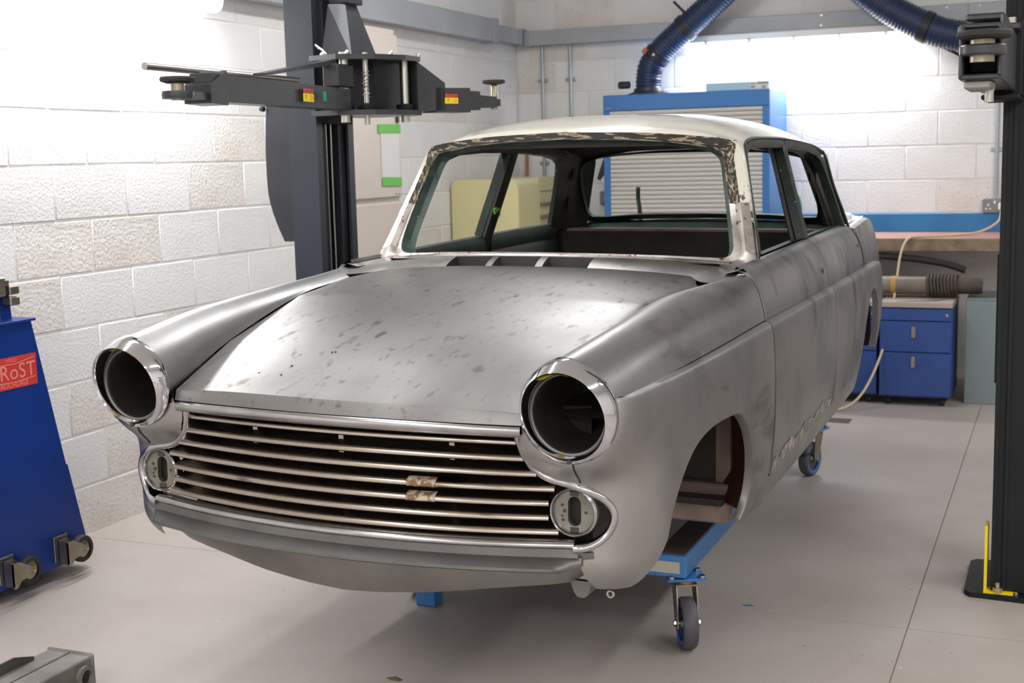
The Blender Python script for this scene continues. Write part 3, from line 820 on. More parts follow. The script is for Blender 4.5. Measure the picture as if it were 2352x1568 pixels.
# belt ledge turning in to the window opening
bl = fd[0][0]; mb.grid(np.stack([bl, bl+np.array([-0.012, 0, 0.010]), bl+np.array([-0.035, 0, 0.016]), bl+np.array([-0.04, 0, 0.004])]))
fdR, fdL = both('front_door', mb, STEELD, 30)
RARCH_C, RARCH_R = (3.225, 0.62), 0.365
def rd_rear(t):
    if t < 1: return 3.035-0.005*t
    y = 3.03-0.03*(t-1); z = 1.05-(t-1)*(1.05-0.63); dz = (z-RARCH_C[1])/(RARCH_R*0.92)
    if abs(dz) < 1: y = min(y, RARCH_C[0]-RARCH_R*math.sqrt(1-dz*dz)-0.003)
    return y
rd = panel(lambda t: 2.194-0.010*max(0, t-1), rd_rear, 0.0, 2.0)
mb = panel_mb(rd[0]); bl = rd[0][0]; mb.grid(np.stack([bl, bl+np.array([-0.012, 0, 0.010]), bl+np.array([-0.035, 0, 0.016]), bl+np.array([-0.04, 0, 0.004])]))
rdR, rdL = both('rear_door', mb, STEELD, 30)
for d, s in ((fdR, 1), (fdL, -1)):
    p = side_point(2.11, 0.62)
    o = MB().lathe([(0.0, 0.0), (1.0, 0.0)], (0, 0, 0), 'x', 14, False).build('handle_hole', DARKIN, d)
    o.scale = (1, 0.009, 0.017); o.location = (s*(p[0]+0.0016), p[1], p[2])
for d, s in ((rdR, 1), (rdL, -1)):
    p = side_point(2.96, 0.45)
    o = MB().lathe([(0.0, 0.0), (1.0, 0.0)], (0, 0, 0), 'x', 14, False).build('handle_hole', DARKIN, d)
    o.scale = (1, 0.009, 0.014); o.location = (s*(p[0]+0.0016), p[1], p[2])
# filler scuffs low on the front door
FILL = mat('pale_filler_scuffs', '#8f8f8f', 0.5, 0.8, col2='#d5c8bf', vscale=48, vlo=0.54, vhi=0.60, stretch=(1, 1, 0.4))
sc = []
for y in np.linspace(1.215, 2.17, 40):
    col = []
    for t in np.linspace(1.90, 1.988, 5):
        p = side_point(y, t-0.02*math.sin(y*23)*(1 if t < 1.93 else 0)-0.012*math.sin(y*61)*(1 if t < 1.93 else 0)); col.append((p[0]+0.0012, p[1], p[2]))
    sc.append(col)
MB().grid(np.array(sc)).build('filler_scuff', FILL, fdR, 40, label='pale scuffed filler along the door bottom')
# sill
Gs = []
for y in np.linspace(1.199, 2.868, 50):
    zb = float(z_door(y)); x0 = float(x_low(y, 1.0))
    Gs.append([(x0-0.004, y, zb-0.005), (x0-0.006, y, zb-0.02), (x0-0.012, y, zb-0.05), (x0-0.022, y, zb-0.085), (x0-0.04, y, zb-0.105), (x0-0.10, y, zb-0.11)])
both('sill', MB().grid(np.array(Gs)), STEEL, 45)
# rear wing with fin
def fin_top(y): return cr_lin(y, [(3.0, 1.206), (3.2, 1.222), (3.4, 1.230), (3.62, 1.220), (3.82, 1.178), (3.95, 1.110), (4.03, 1.02), (4.06, 0.96)])
ny, nt = 130, 90
Gw = np.zeros((ny, nt, 3))
for i, y in enumerate(np.linspace(0, 1, ny)):
    for j, t in enumerate(np.r_[np.linspace(0, 1, 26), 1.0+1.10*(0.4*np.linspace(0, 1, nt-26)+0.6*np.linspace(0, 1, nt-26)**2)]):
        y0 = rd_rear(min(t, 2.0))+0.006; yy_ = y0+(4.06-y0)*y
        zc = float(z_crease(yy_)); zt = max(float(fin_top(yy_)), zc+0.012)
        if t <= 1:
            k = 1-t; x = float(x_up(yy_, k*0.9))+0.012*k*sstep(yy_, 3.0, 3.3); z = zc+0.002+(zt-zc-0.002)*k
        else:
            k = t-1; zb = 0.63; x = float(x_low(yy_, k)); z = zc+(zb-zc)*k
        Gw[i, j] = (x, yy_, z)
ath = np.linspace(0.0, PI, 80)
rp = np.stack([RARCH_C[0]-RARCH_R*np.cos(ath)*1.0, RARCH_C[1]+RARCH_R*0.92*np.sin(ath)], -1)
rpoly = np.vstack([rp, [(RARCH_C[0]+0.365, 0.2), (RARCH_C[0]-0.365, 0.2)]])
rw = trim_grid(Gw, [(rpoly, [1, 2], lambda C: C[:, 0] > 0.4)], 0.012)
fl = []
for y, z in rp:
    x = float(x_low(y, (float(z_crease(y))-z)/(float(z_crease(y))-0.63)))
    d = np.array([RARCH_C[0]-y, RARCH_C[1]-z]); d /= np.linalg.norm(d)
    fl.append([(x, y, z), (x-0.004, y+d[0]*0.02, z+d[1]*0.02), (x-0.03, y+d[0]*0.022, z+d[1]*0.022)])
rw.grid(np.array(fl))
# inner side of the fin down to the boot lid
ft = Gw[:, 0]; rw.grid(np.stack([ft, ft+np.array([-0.02, 0, 0.006]), ft+np.array([-0.05, 0, -0.004]), ft+np.array([-0.09, 0, -0.035])]))
rwR, rwL = both('rear_wing', rw, STEELD, 30)
# green shut line between rear door and wing
pth = [np.array(side_point(rd_rear(t)+0.003, t))+np.array([0.0015, 0, 0]) for t in np.linspace(0, 0.97, 24)]
both('shut_line_seal', MB().tube(pth, 0.0035, 6), GREENP)

# ---- inside of the front wheel arches: splash panels, toe board, cross beams ----
for s in (1, -1):
    Pq = []
    for x, y in ((0.69, 1.11), (0.72, 1.085), (0.765, 1.03), (0.795, 0.99)):
        Pq.append([(s*(x-0.03), y-0.03, 0.505), (s*(x-0.006), y, 0.60), (s*x, y, 0.76), (s*x, y-0.05, 0.90), (s*x, y-0.20, 0.98)])
    MB().grid(np.array(Pq)).build('rear_splash_panel', PRIMER, car, 40)
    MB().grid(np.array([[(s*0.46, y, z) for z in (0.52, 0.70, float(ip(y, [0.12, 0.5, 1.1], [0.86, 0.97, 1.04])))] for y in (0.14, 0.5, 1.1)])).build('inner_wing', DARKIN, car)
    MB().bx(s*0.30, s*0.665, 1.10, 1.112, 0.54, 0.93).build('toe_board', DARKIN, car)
    MB().bx(s*0.655, s*0.706, 1.088, 1.104, 0.50, 0.93, 0.004).build('panel_flange', INNERW, car, label='scuffed pinkish panel flange')
    MB().bx(s*0.20, s*0.706, 1.06, 1.10, 0.503, 0.552, 0.006).build('cross_beam', INNERW, car)
    MB().bx(s*0.20, s*0.712, 1.03, 1.10, 0.438, 0.503, 0.006).build('cross_beam', SHELF, car)
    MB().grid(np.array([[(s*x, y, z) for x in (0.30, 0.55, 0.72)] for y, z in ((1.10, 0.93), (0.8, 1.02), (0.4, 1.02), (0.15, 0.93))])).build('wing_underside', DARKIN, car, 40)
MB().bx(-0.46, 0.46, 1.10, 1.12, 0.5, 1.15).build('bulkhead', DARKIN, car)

# ---- scuttle below the windscreen ----
INN = np.array([(0, 1.320, 1.228), (0.20, 1.332, 1.226), (0.40, 1.368, 1.220), (0.53, 1.402, 1.213), (0.592, 1.424, 1.212), (0.614, 1.438, 1.235), (0.607, 1.458, 1.29), (0.588, 1.492, 1.37), (0.565, 1.532, 1.46),
                (0.546, 1.562, 1.527), (0.525, 1.568, 1.553), (0.48, 1.558, 1.569), (0.30, 1.522, 1.592), (0, 1.500, 1.603)])
OUT = np.array([(0, 1.293, 1.217), (0.22, 1.305, 1.214), (0.43, 1.340, 1.206), (0.58, 1.378, 1.194), (0.668, 1.400, 1.184), (0.694, 1.415, 1.200), (0.676, 1.462, 1.275), (0.650, 1.515, 1.37), (0.622, 1.566, 1.465),
                (0.598, 1.602, 1.545), (0.576, 1.613, 1.582), (0.52, 1.600, 1.598), (0.30, 1.553, 1.618), (0, 1.530, 1.628)])
nI = 90
innR, outR = cr(INN, nI), cr(OUT, nI)
def full(P): return np.vstack([P, (P*np.array([-1, 1, 1]))[::-1][1:-1]])
inn, out = full(innR), full(outR)
wh = sstep(out[:, 2], 1.53, 1.585)[:, None]
m_1 = out*(0.56+0.34*wh)+inn*(0.44-0.34*wh)+np.array([0, -0.004, 0.003]); m_2 = out*0.30+inn*0.70+np.array([0, 0.008, -0.003])
strip = np.stack([out, m_1, m_2, inn, inn+np.array([0, 0.012, 0])])
nA = int(nI*0.56)                                    # up to part way up the pillar: bare metal
idx_low = list(range(0, nA)); idx_low = [(-i) % len(out) for i in range(nA-1, 0, -1)]+idx_low
idx_up = list(range(nA-1, len(out)-nA+2))
MB().grid(strip[:, idx_low]).build('windscreen_sill', SILLM, car, 45, label='scraped bare metal windscreen aperture lower edge')
hb = int(nI*0.76)
for ids, m_, nm in ((list(range(hb, len(out)-hb+1)), FLANGE, 'windscreen_header_flange'), (list(range(nA-1, hb+1)), FLANGEV, 'windscreen_post_flange'), (list(range(len(out)-hb, len(out)-nA+2)), FLANGEV, 'windscreen_post_flange')):
    MB().grid(strip[1:][:, ids]).build(nm, m_, car, 45, label='scraped paint and sealant round the windscreen aperture')
MB().grid(strip[:2][:, idx_up]).build('windscreen_surround', POSTM, car, 45)
ret = np.stack([inn+np.array([0, 0.010, 0]), inn*np.array([0.985, 1, 1])+np.array([0, 0.045, -0.006]), inn*np.array([0.955, 1, 1])+np.array([0, 0.055, -0.012])])
MB().grid(ret, cv=True).build('windscreen_return', GREENL, car, 45)
# scuttle panel with vents
VENTS = [(-0.323, -0.175), (-0.151, 0.006), (0.032, 0.191)]
def scut(x, s):
    a = abs(x); yb, zb_ = float(np.interp(a, outR[:34, 0], outR[:34, 1])), float(np.interp(a, outR[:34, 0], outR[:34, 2]))
    yr = 1.205-0.012*(a/0.62)**2-0.10*sstep(a/0.62, 0.86, 1.0); zr = 1.178-0.013*(a/0.62)**2-0.002*sstep(a/0.62, 0.86, 1)
    return (x, yr+(yb-yr)*s, zr+(zb_+0.002-zr)*s+0.006*math.sin(PI*s))
sx_ = np.unique(np.r_[np.linspace(-0.69, 0.69, 120), [v for p in VENTS for v in p]])
ss = np.array([0, 0.10, 0.16, 0.36, 0.5, 0.66, 0.8, 0.90, 1.0])
sg = np.array([[scut(x, s) for s in ss] for x in sx_])
mb = MB(); V = sg.reshape(-1, 3); F = []
for i in range(len(sx_)-1):
    xc = (sx_[i]+sx_[i+1])/2; hole = any(a < xc < b for a, b in VENTS)
    for j in range(len(ss)-1):
        sc_ = (ss[j]+ss[j+1])/2
        if hole and 0.14 < sc_ < 0.90: continue
        n = len(ss); F.append((i*n+j, (i+1)*n+j, (i+1)*n+j+1, i*n+j+1))
mb.add(V, F)
scuttle = mb.build('scuttle_panel', SCUTM, car, 40)
for (a, b) in VENTS:
    c = (a+b)/2; g = []
    ring = [scut(x, s) for x, s in [(a, 0.16), (c, 0.16), (b, 0.16), (b, 0.5), (b, 0.90), (c, 0.90), (a, 0.90), (a, 0.5)]]
    ring = np.array(ring); cen = ring.mean(0)
    MB().grid(np.stack([ring, ring+np.array([0, 0, -0.012]), cen+(ring-cen)*0.94+np.array([0, 0.0, -0.045])]), cv=True).build('vent_well', DARKGREY, scuttle, 30)
    mb = MB(); mb.add(cen+(ring-cen)*0.94+np.array([0, 0, -0.045]), [tuple(range(8))]); mb.build('vent_floor', DARKGREY, scuttle)
    MB().lathe([(0, 0), (0.008, 0)], (c-0.03, cen[1]+0.01, cen[2]-0.044), 'z', 12, False).build('drain_hole', DARKIN, scuttle)
# filler between wing top, scuttle and pillar foot
for s in (1, -1):
    g = []
    for y, xa, za in ((0.96, 0.604, 1.146), (1.05, 0.616, 1.149), (1.13, 0.630, 1.152), (1.20, 0.642, 1.155), (1.30, 0.662, 1.160), (1.42, 0.69, 1.168)):
        g.append([(s*(xa+0.004), y, za), (s*(xa-0.012), y, za-0.008), (s*(xa-0.07), y, za-0.008), (s*(xa-0.16), y, za-0.010)])
    MB().grid(np.array(g)).build('scuttle_gutter', STEEL, car, 40)
    g = []
    for y in np.linspace(1.19, 1.50, 8):
        p = side_point(max(y, 1.2), 0.0); g.append([(s*p[0], y, p[2]-0.002), (s*(p[0]-0.03), y, p[2]+0.004), (s*(p[0]-0.07), y, p[2]-0.006)])
    MB().grid(np.array(g)).build('pillar_foot', SCRAPED, car, 40)

# ---- roof, pillars ----
DR = np.array([(0.695, 1.455, 1.186), (0.672, 1.502, 1.27), (0.645, 1.555, 1.37), (0.617, 1.612, 1.47), (0.594, 1.655, 1.545), (0.583, 1.69, 1.576), (0.577, 1.76, 1.592), (0.573, 1.93, 1.599), (0.573, 2.34, 1.596), (0.581, 2.73, 1.576),
               (0.592, 2.88, 1.555), (0.604, 2.955, 1.525), (0.632, 3.005, 1.40), (0.664, 3.035, 1.30), (0.692, 3.055, 1.212)])   # drip rail, pillar foot to C post
drs = smooth_path(DR, 140)
# A post skin between windscreen frame and drip rail
ia = [i for i in range(nI) if 0.36*nI < i < 0.80*nI]
gA = []
for i in range(int(nI*0.385), int(nI*0.79)):
    p = outR[i]; k = np.argmin(np.abs(drs[:40, 2]-p[2])) if p[2] < 1.58 else 34
    q_ = drs[k]; mid_ = (p+q_)/2+np.array([0.008, -0.004, 0.0]); gA.append([p, p*0.6+mid_*0.4+np.array([0.002, -0.002, 0]), mid_, q_])
gA = np.array(gA)
cut_ = int(len(gA)*0.42)
both('a_post', MB().grid(gA[cut_:]), POSTM, 60)
both('a_post_foot', MB().grid(gA[:cut_+1]), POSTM, 60)
def roof_mid(y): return cr_lin(y, [(1.50, 1.615), (1.53, 1.628), (1.60, 1.648), (1.75, 1.675), (1.95, 1.692), (2.2, 1.700), (2.5, 1.697), (2.75, 1.680), (2.95, 1.645), (3.08, 1.605), (3.16, 1.562)])
ed = drs[(drs[:, 1] > 1.60)]; ed = ed[np.argmax(ed[:, 2] > 1.55):]
ed = smooth_path(np.vstack([[(0.578, 1.612, 1.581)], DR[5:11], [(0.604, 2.955, 1.525)]]), 60)
nw = 41; Rg = np.zeros((60, nw, 3))
fr = outR[int(nI*10.3/13):]                         # top run of the frame
for i in range(60):
    e = ed[i]; s = i/59.0
    for j in range(nw):
        u = j/(nw-1)*1.0                             # 0 centre, 1 edge
        # longitudinal: centre line from front edge to rear edge
        yc = 1.530+(3.16-1.530)*s
        y = yc+(e[1]-yc)*u**2.2
        zc = float(roof_mid(yc)); k = (1-u**3.4)
        if i == 0:
            xq = u*0.578; y = float(np.interp(xq, fr[::-1, 0], fr[::-1, 1])); z = float(np.interp(xq, fr[::-1, 0], fr[::-1, 2])); Rg[i, j] = (xq, y, z); continue
        z = e[2]+(zc-e[2])*k
        x = e[0]*u
        # rounded shoulder
        bul = 0.018*math.sin(PI*min(1, max(0, (u-0.55)/0.45)))
        Rg[i, j] = (x+bul*u, y, z)
roofm = np.concatenate([Rg*np.array([-1, 1, 1]), Rg[:, ::-1][:, 1:]], 1) if False else np.concatenate([(Rg*np.array([-1, 1, 1]))[:, ::-1], Rg[:, 1:]], 1)
roof = MB().grid(roofm)
roof.build('roof', CREAM, car, 50, label='glossy cream painted roof')
# C posts
RWB = np.array([(0.604-0.05, 3.03, 1.505), (0.545, 3.06, 1.44), (0.55, 3.11, 1.34), (0.56, 3.16, 1.255), (0.575, 3.19, 1.215)])
rwb = smooth_path(RWB, 30); dc = drs[np.argmin(np.linalg.norm(drs-np.array([0.604, 2.955, 1.525]), axis=1)):]; dc = arclen(dc, 30)
g = np.stack([dc, dc*0.7+rwb*0.3+np.array([0.022, 0.01, 0.012]), dc*0.35+rwb*0.65+np.array([0.014, 0.012, 0.008]), rwb])
both('c_post', MB().grid(g), CREAM, 60)
rear_roof = Rg[-1]; g = []
tt = np.linspace(0, 1, 30)
# join of roof edge to C post top
cp = np.stack([g_ for g_ in (dc[0], dc[0]*0.7+rwb[0]*0.3, dc[0]*0.35+rwb[0]*0.65, rwb[0])])
# rear window frame
RWI = np.array([(0, 3.10, 1.553), (0.25, 3.085, 1.55), (0.45, 3.05, 1.53), (0.52, 3.035, 1.50), (0.54, 3.055, 1.44), (0.545, 3.11, 1.34), (0.54, 3.165, 1.27), (0.50, 3.20, 1.255), (0.30, 3.24, 1.265), (0, 3.255, 1.27)])
RWO = np.array([(0, 3.16, 1.562), (0.28, 3.135, 1.555), (0.50, 3.06, 1.535), (0.575, 3.02, 1.50), (0.556, 3.06, 1.44), (0.57, 3.115, 1.34), (0.575, 3.175, 1.25), (0.55, 3.23, 1.225), (0.32, 3.28, 1.235), (0, 3.30, 1.24)])
ri, ro = full(cr(RWI, 60)), full(cr(RWO, 60))
MB().grid(np.stack([ro, ri*0.4+ro*0.6+np.array([0, 0, 0.004]), ri, ri+np.array([0, -0.03, -0.004])]), cv=True).build('rear_window_frame', GREEND, car, 50)
# drip rails
both('drip_rail', MB().tube(drs+np.array([0.003, 0, -0.002]), 0.0055, 8), GREENP, label='dark green drip rail')
# ---- door window frames ----
def gx(z): return 0.688-(z-1.205)/0.385*0.112
def fr3(P, off=0.0): return np.array([(gx(z)-off, y, z) for y, z in P])
fprof = [(0.016, -0.006), (0.016, 0.012), (0.008, 0.014), (0.006, 0.030), (-0.012, 0.030), (-0.014, -0.004), (0.0, -0.008)]
FW = [(1.490, 1.222), (1.545, 1.31), (1.61, 1.42), (1.672, 1.525), (1.70, 1.556), (1.76, 1.571), (1.95, 1.577), (2.262, 1.574), (2.245, 1.45), (2.222, 1.33), (2.205, 1.222)]
RWF = [(2.232, 1.222), (2.25, 1.33), (2.272, 1.45), (2.292, 1.573), (2.50, 1.567), (2.70, 1.556), (2.82, 1.540), (2.885, 1.515), (2.915, 1.46), (2.955, 1.34), (2.985, 1.222)]
def frame_sweep(pts):
    P = fr3(pts); P = np.vstack([arclen(cr(np.array(P[:8]), 160), 70)]) if False else smooth_corner(P)
    c = P.mean(0); up = P-c; up[:, 0] = 0
    return MB().sweep(fprof, P, up, closed=False)
def smooth_corner(P):
    P = np.asarray(P); Q = []
    for a, b in zip(P[:-1], P[1:]):
        for k in np.linspace(0, 1, 6)[:-1]: Q.append(a+(b-a)*k)
    Q.append(P[-1]); return np.array(Q)
a = frame_sweep(FW); b = frame_sweep(RWF)
both('front_window_frame', a, GREENM, 30, parents=(fdR, fdL)); both('rear_window_frame', b, GREENM, 30, parents=(rdR, rdL))
# inner B posts and headers
for s in (1, -1):
    g = []
    for z, y in ((1.14, 2.215), (1.222, 2.215), (1.33, 2.235), (1.45, 2.258), (1.575, 2.275)):
        x = gx(z)-0.035; g.append([(s*x, y-0.03, z), (s*(x-0.012), y-0.03, z), (s*(x-0.020), y-0.015, z), (s*(x-0.020), y+0.03, z), (s*x, y+0.035, z)])
    MB().grid(np.array(g)).build('b_post', DARKGREY, car, 30)
    hp = fr3([(1.62, 1.548), (1.75, 1.575), (1.95, 1.582), (2.34, 1.580), (2.72, 1.562), (2.90, 1.53), (2.99, 1.49)], 0.04); hp[:, 0] *= s
    MB().sweep([(0.02, -0.015), (0.02, 0.02), (-0.02, 0.02), (-0.02, -0.015)], smooth_corner(hp), (0, 0, 1)).build('cant_rail', DARKGREY, car, 30)
    # inner C post panel with oval holes
    g = []
    for z, y0, y1 in ((0.95, 2.93, 3.10), (1.20, 2.90, 3.13), (1.30, 2.875, 3.095), (1.42, 2.835, 3.055), (1.50, 2.80, 3.03), (1.55, 2.78, 3.0)):
        x = gx(min(z, 1.55))-0.045-(0.02 if z < 1.2 else 0); g.append([(s*x, y0, z), (s*(x-0.010), y0*0.7+y1*0.3, z), (s*(x-0.022), y0*0.25+y1*0.75, z), (s*(x-0.03), y1, z), (s*(x-0.075), y1+0.045, z)])
    cpn = MB().grid(np.array(g)).build('c_post_inner', DARKGREY, car, 40)
    for (y, z) in ((2.96, 1.45), (2.99, 1.32), (3.01, 1.17)):
        x = gx(z)-0.045-0.021
        o = MB().lathe([(0, 0), (1, 0)], (0, 0, 0), 'x', 18, False).build('oval_hole', DARKIN, cpn); o.scale = (1, 0.024, 0.038); o.location = (s*(x-0.010), y, z); o.rotation_euler = (0.12, 0, 0)
    # inner door skins
    for y0, y1 in ((1.50, 2.18), (2.24, 2.95)):
        g = []
        for y in np.linspace(y0, y1, 8):
            zb = float(side_point(max(y, 1.2), 0)[2]); g.append([(s*(gx(1.21)-0.012), y, zb+0.018), (s*(gx(1.21)-0.045), y, zb+0.016), (s*(gx(1.21)-0.055), y, zb-0.01), (s*(gx(1.21)-0.050), y, zb-0.05), (s*(gx(1.21)-0.062), y, zb-0.07), (s*(gx(1.21)-0.062), y, 0.62)])
        MB().grid(np.array(g)).build('inner_door_skin', GREEND, car, 35)
MB().box((-0.598, 2.222, 1.33), (0.006, 0.05, 0.022), Matrix.Rotation(0.35, 3, 'X')).build('green_tape', TAPEG, car)
# roof lining frame
MB().bx(-0.52, 0.52, 1.60, 1.66, 1.575, 1.60).build('header_rail', DARKGREY, car)
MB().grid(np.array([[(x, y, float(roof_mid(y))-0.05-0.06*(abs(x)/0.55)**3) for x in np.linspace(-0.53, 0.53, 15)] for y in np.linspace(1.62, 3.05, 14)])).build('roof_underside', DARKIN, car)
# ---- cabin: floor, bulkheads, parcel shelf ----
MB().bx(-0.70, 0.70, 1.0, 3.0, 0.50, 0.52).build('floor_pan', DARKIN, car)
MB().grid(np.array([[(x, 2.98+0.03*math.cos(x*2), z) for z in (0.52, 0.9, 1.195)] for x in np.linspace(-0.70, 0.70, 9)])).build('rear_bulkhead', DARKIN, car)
g = []
for x in np.linspace(-0.60, 0.60, 15): g.append([(x, 2.985+0.03*math.cos(x*2), 1.193), (x, 2.985+0.03*math.cos(x*2), 1.206), (x, 3.06, 1.208)])
MB().grid(np.array(g)).build('shelf_edge', SHELF, car, 30, label='pinkish primed front edge of the parcel shelf')
MB().grid(np.array([[(x, y, 1.206+(y-3.05)*0.12) for y in (3.05, 3.15, 3.27)] for x in np.linspace(-0.66, 0.66, 9)])).build('parcel_shelf', GREENP, car)
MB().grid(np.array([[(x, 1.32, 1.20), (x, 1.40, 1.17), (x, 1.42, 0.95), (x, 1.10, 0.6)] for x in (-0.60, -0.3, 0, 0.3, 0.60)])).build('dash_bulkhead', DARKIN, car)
# ---- boot ----
Bt = []
for y in np.linspace(3.30, 4.02, 16):
    zc = float(ip(y, [3.30, 3.6, 3.9, 4.02], [1.238, 1.205, 1.14, 1.08])); row = []
    for u in np.linspace(-1, 1, 21):
        xe = float(np.interp(y, Gw[:, 0, 1], Gw[:, 0, 0]))-0.10; ze = max(float(fin_top(y)), 1.0)-0.04; row.append((u*xe, y, zc+(min(ze, zc)-zc)*abs(u)**3))
    Bt.append(row)
MB().grid(np.array(Bt)).build('boot_lid', STEELD, car, 40)
MB().grid(np.array([[(u*0.62, 4.02+0.03*(1-u*u), 1.08), (u*0.63, 4.07+0.03*(1-u*u), 0.95), (u*0.62, 4.06+0.03*(1-u*u), 0.6)] for u in np.linspace(-1, 1, 15)])).build('rear_panel', STEELD, car, 40)
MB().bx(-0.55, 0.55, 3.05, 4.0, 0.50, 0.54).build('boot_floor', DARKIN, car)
for s in (1, -1):
    MB().tube(smooth_path(np.array([(s*0.36, 3.36, 1.22), (s*0.362, 3.35, 1.29), (s*0.37, 3.355, 1.33), (s*0.365, 3.34, 1.385)]), 16), 0.011, 8).build('boot_hinge', GREENP, car)
    g = np.array([[(s*x, RARCH_C[0]-0.38*math.cos(a), RARCH_C[1]+0.345*math.sin(a)) for x in (0.785+float(side_off(RARCH_C[0]-0.38*math.cos(a)))-0.015, 0.55)] for a in np.linspace(0, PI, 15)])
    MB().grid(g).build('wheel_housing', PRIMER, car, 40)
# ------------------------------------------------------------------ dolly under the car
dolly = thing('body_dolly', 'blue steel rail dolly with four castors under the car shell', 'dolly', (-1.60, 3.85, 0))
def tobj(root):  # world -> local shift
    return -Vector(root.location)
dx0, dy0 = -1.60, 3.85
def DB(x0, x1, y0, y1, z0, z1, name, m, bev=0.004, label=None):
    return MB().bx(x0-dx0, x1-dx0, y0-dy0, y1-dy0, z0, z1, bev).build(name, m, dolly, 30, label=label)
DB(-1.155, -1.055, 3.83, 6.22, 0.232, 0.305, 'side_rail', DOLLYB)
DB(-2.145, -2.045, 3.83, 6.22, 0.232, 0.305, 'side_rail', DOLLYB)
DB(-1.152, -1.060, 3.84, 6.2, 0.3055, 0.309, 'rail_wear_strip', DOLLYT, 0.001)
DB(-2.142, -2.050, 3.84, 6.2, 0.3055, 0.309, 'rail_wear_strip', DOLLYT, 0.001)
DB(-2.045, -1.155, 3.83, 3.93, 0.232, 0.305, 'cross_rail', DOLLYB)
DB(-2.045, -1.155, 3.84, 3.92, 0.3055, 0.309, 'rail_wear_strip', DOLLYT, 0.001)
DB(-2.045, -1.155, 6.12, 6.22, 0.232, 0.305, 'cross_rail', DOLLYB)
DB(-1.36, -1.075, 3.826, 3.8305, 0.247, 0.285, 'name_plate', PALE, 0.001, 'pale plate screwed to the front rail')
for x in (-1.105, -2.095):
    for y in (4.35, 5.85):
        DB(x-0.045, x+0.045, y-0.04, y+0.04, 0.309, 0.415, 'support_post', DOLLYB)
        DB(x-0.05, x+0.20 if x < -1.6 else x+0.05, y-0.05, y+0.05, 0.415, 0.44, 'support_pad', RUBBER)
def castor(cx, cy, yaw, parent, off, R=0.082, zt=0.228, brake=False):
    """swivel castor hanging from zt"""
    t = bpy.data.objects.new('castor', None); COL.objects.link(t); t.parent = parent
    t.location = (cx-off[0], cy-off[1], 0); t.rotation_euler = (0, 0, yaw); t.empty_display_size = 0.05
    MB().box((0, 0, zt-0.004), (0.125, 0.10, 0.007), None, 0.002).build('top_plate', DOLLYB, t)
    for sx in (-1, 1):
        for sy in (-1, 1):
            MB().lathe([(0.011, 0), (0.011, 0.008), (0.0, 0.011)], (sx*0.048, sy*0.036, zt), 'z', 6).build('bolt', ZINC, t)
    MB().lathe([(0.034, 0), (0.037, 0.006), (0.037, 0.014), (0.030, 0.018)], (0, 0, zt-0.026), 'z', 20).build('swivel_race', CASTM, t)
    o = -0.035
    for s in (-1, 1):
        poly = [(-0.035, zt-0.024), (0.035, zt-0.024), (0.030, zt-0.05), (o+0.022, R-0.012), (o-0.02, R-0.012), (-0.045, zt-0.06)]
        MB().prism(poly, 'x', s*0.030, s*0.034).build('fork_leg', CASTM, t)
    MB().bx(-0.034, 0.034, -0.036, 0.036, zt-0.028, zt-0.022).build('fork_crown', CASTM, t)
    w = MB().lathe([(R-0.018, -0.023), (R-0.006, -0.023), (R, -0.015), (R, 0.015), (R-0.006, 0.023), (R-0.018, 0.023)], (0, o, R), 'x', 32, False).build('tyre', TYREB, t, 40)
    MB().lathe([(0.016, -0.024), (0.022, -0.012), (0.05, -0.008), (R-0.026, -0.010), (R-0.026, 0.010), (0.05, 0.008), (0.022, 0.012), (0.016, 0.024)], (0, o, R), 'x', 32).build('wheel_centre', STEELL, t, 40)
    MB().lathe([(R-0.026, -0.021), (R-0.014, -0.0236), (R-0.012, 0.0), (R-0.014, 0.0236), (R-0.026, 0.021)], (0, o, R), 'x', 32, False).build('rim_ring', RIMB, t, 40)
    MB().lathe([(0.007, -0.044), (0.007, 0.044)], (0, o, R), 'x', 8).build('axle', ZINC, t)
    for s in (-1, 1): MB().lathe([(0.011, 0), (0.011, 0.007)], (s*0.0345 if s > 0 else -0.0415, o, R), 'x', 6).build('nut', ZINC, t)
    if brake: MB().box((0, o-0.07, R+0.035), (0.05, 0.05, 0.012), None, 0.003).build('brake_pedal', RUBBER, t)
    return t
offd = (dx0, dy0)
castor(-1.075, 3.885, math.radians(27), dolly, offd)
castor(-1.085, 6.24, math.radians(-16), dolly, offd, brake=True)
castor(-2.115, 6.26, math.radians(5), dolly, offd)
castor(-2.10, 4.10, math.radians(-10), dolly, offd)
DB(-2.058, -1.985, 3.93, 4.0, 0.0, 0.232, 'front_leg', DOLLYB)

# ------------------------------------------------------------------ two post lift
def cap_sticker(parent, loc, rot, s=1.0):
    e = bpy.data.objects.new('caution_sticker', None); COL.objects.link(e); e.parent = parent; e.location = loc; e.rotation_euler = rot; e.scale = (s, s, s)
    e['label'] = 'orange and yellow caution sticker'
    MB().bx(-0.042, 0.042, -0.001, 0.0, 0.006, 0.026).build('sticker_header', STICK_O, e, 0)
    MB().bx(-0.046, 0.046, -0.001, 0.0, -0.026, 0.006).build('sticker_field', STICK_Y, e, 0)
    return e
def stick_text(e):
    text_obj('sticker_text', '\u26A0CAUTION' if False else 'CAUTION', 0.017, (0, -0.0013, 0.016), (PI/2, 0, 0), STICK_K, e, 0.0001)
    MB().bx(-0.030, -0.018, -0.0013, -0.001, 0.0, -0.003).bx(-0.0255, -0.0225, -0.0013, -0.001, -0.016, 0.0).build('sticker_picture', STICK_K, e, 0)
    MB().tube([(0.026+0.008*math.cos(a), -0.0012, -0.010+0.010*math.sin(a)) for a in np.linspace(0, 2*PI, 13)[:-1]], 0.0012, 4, True).build('sticker_picture', STICK_O, e, 0)
LP = thing('lift_post', 'dark grey lift post with folded arms beside the left wall', 'car lift', (-2.87, 4.81, 0))
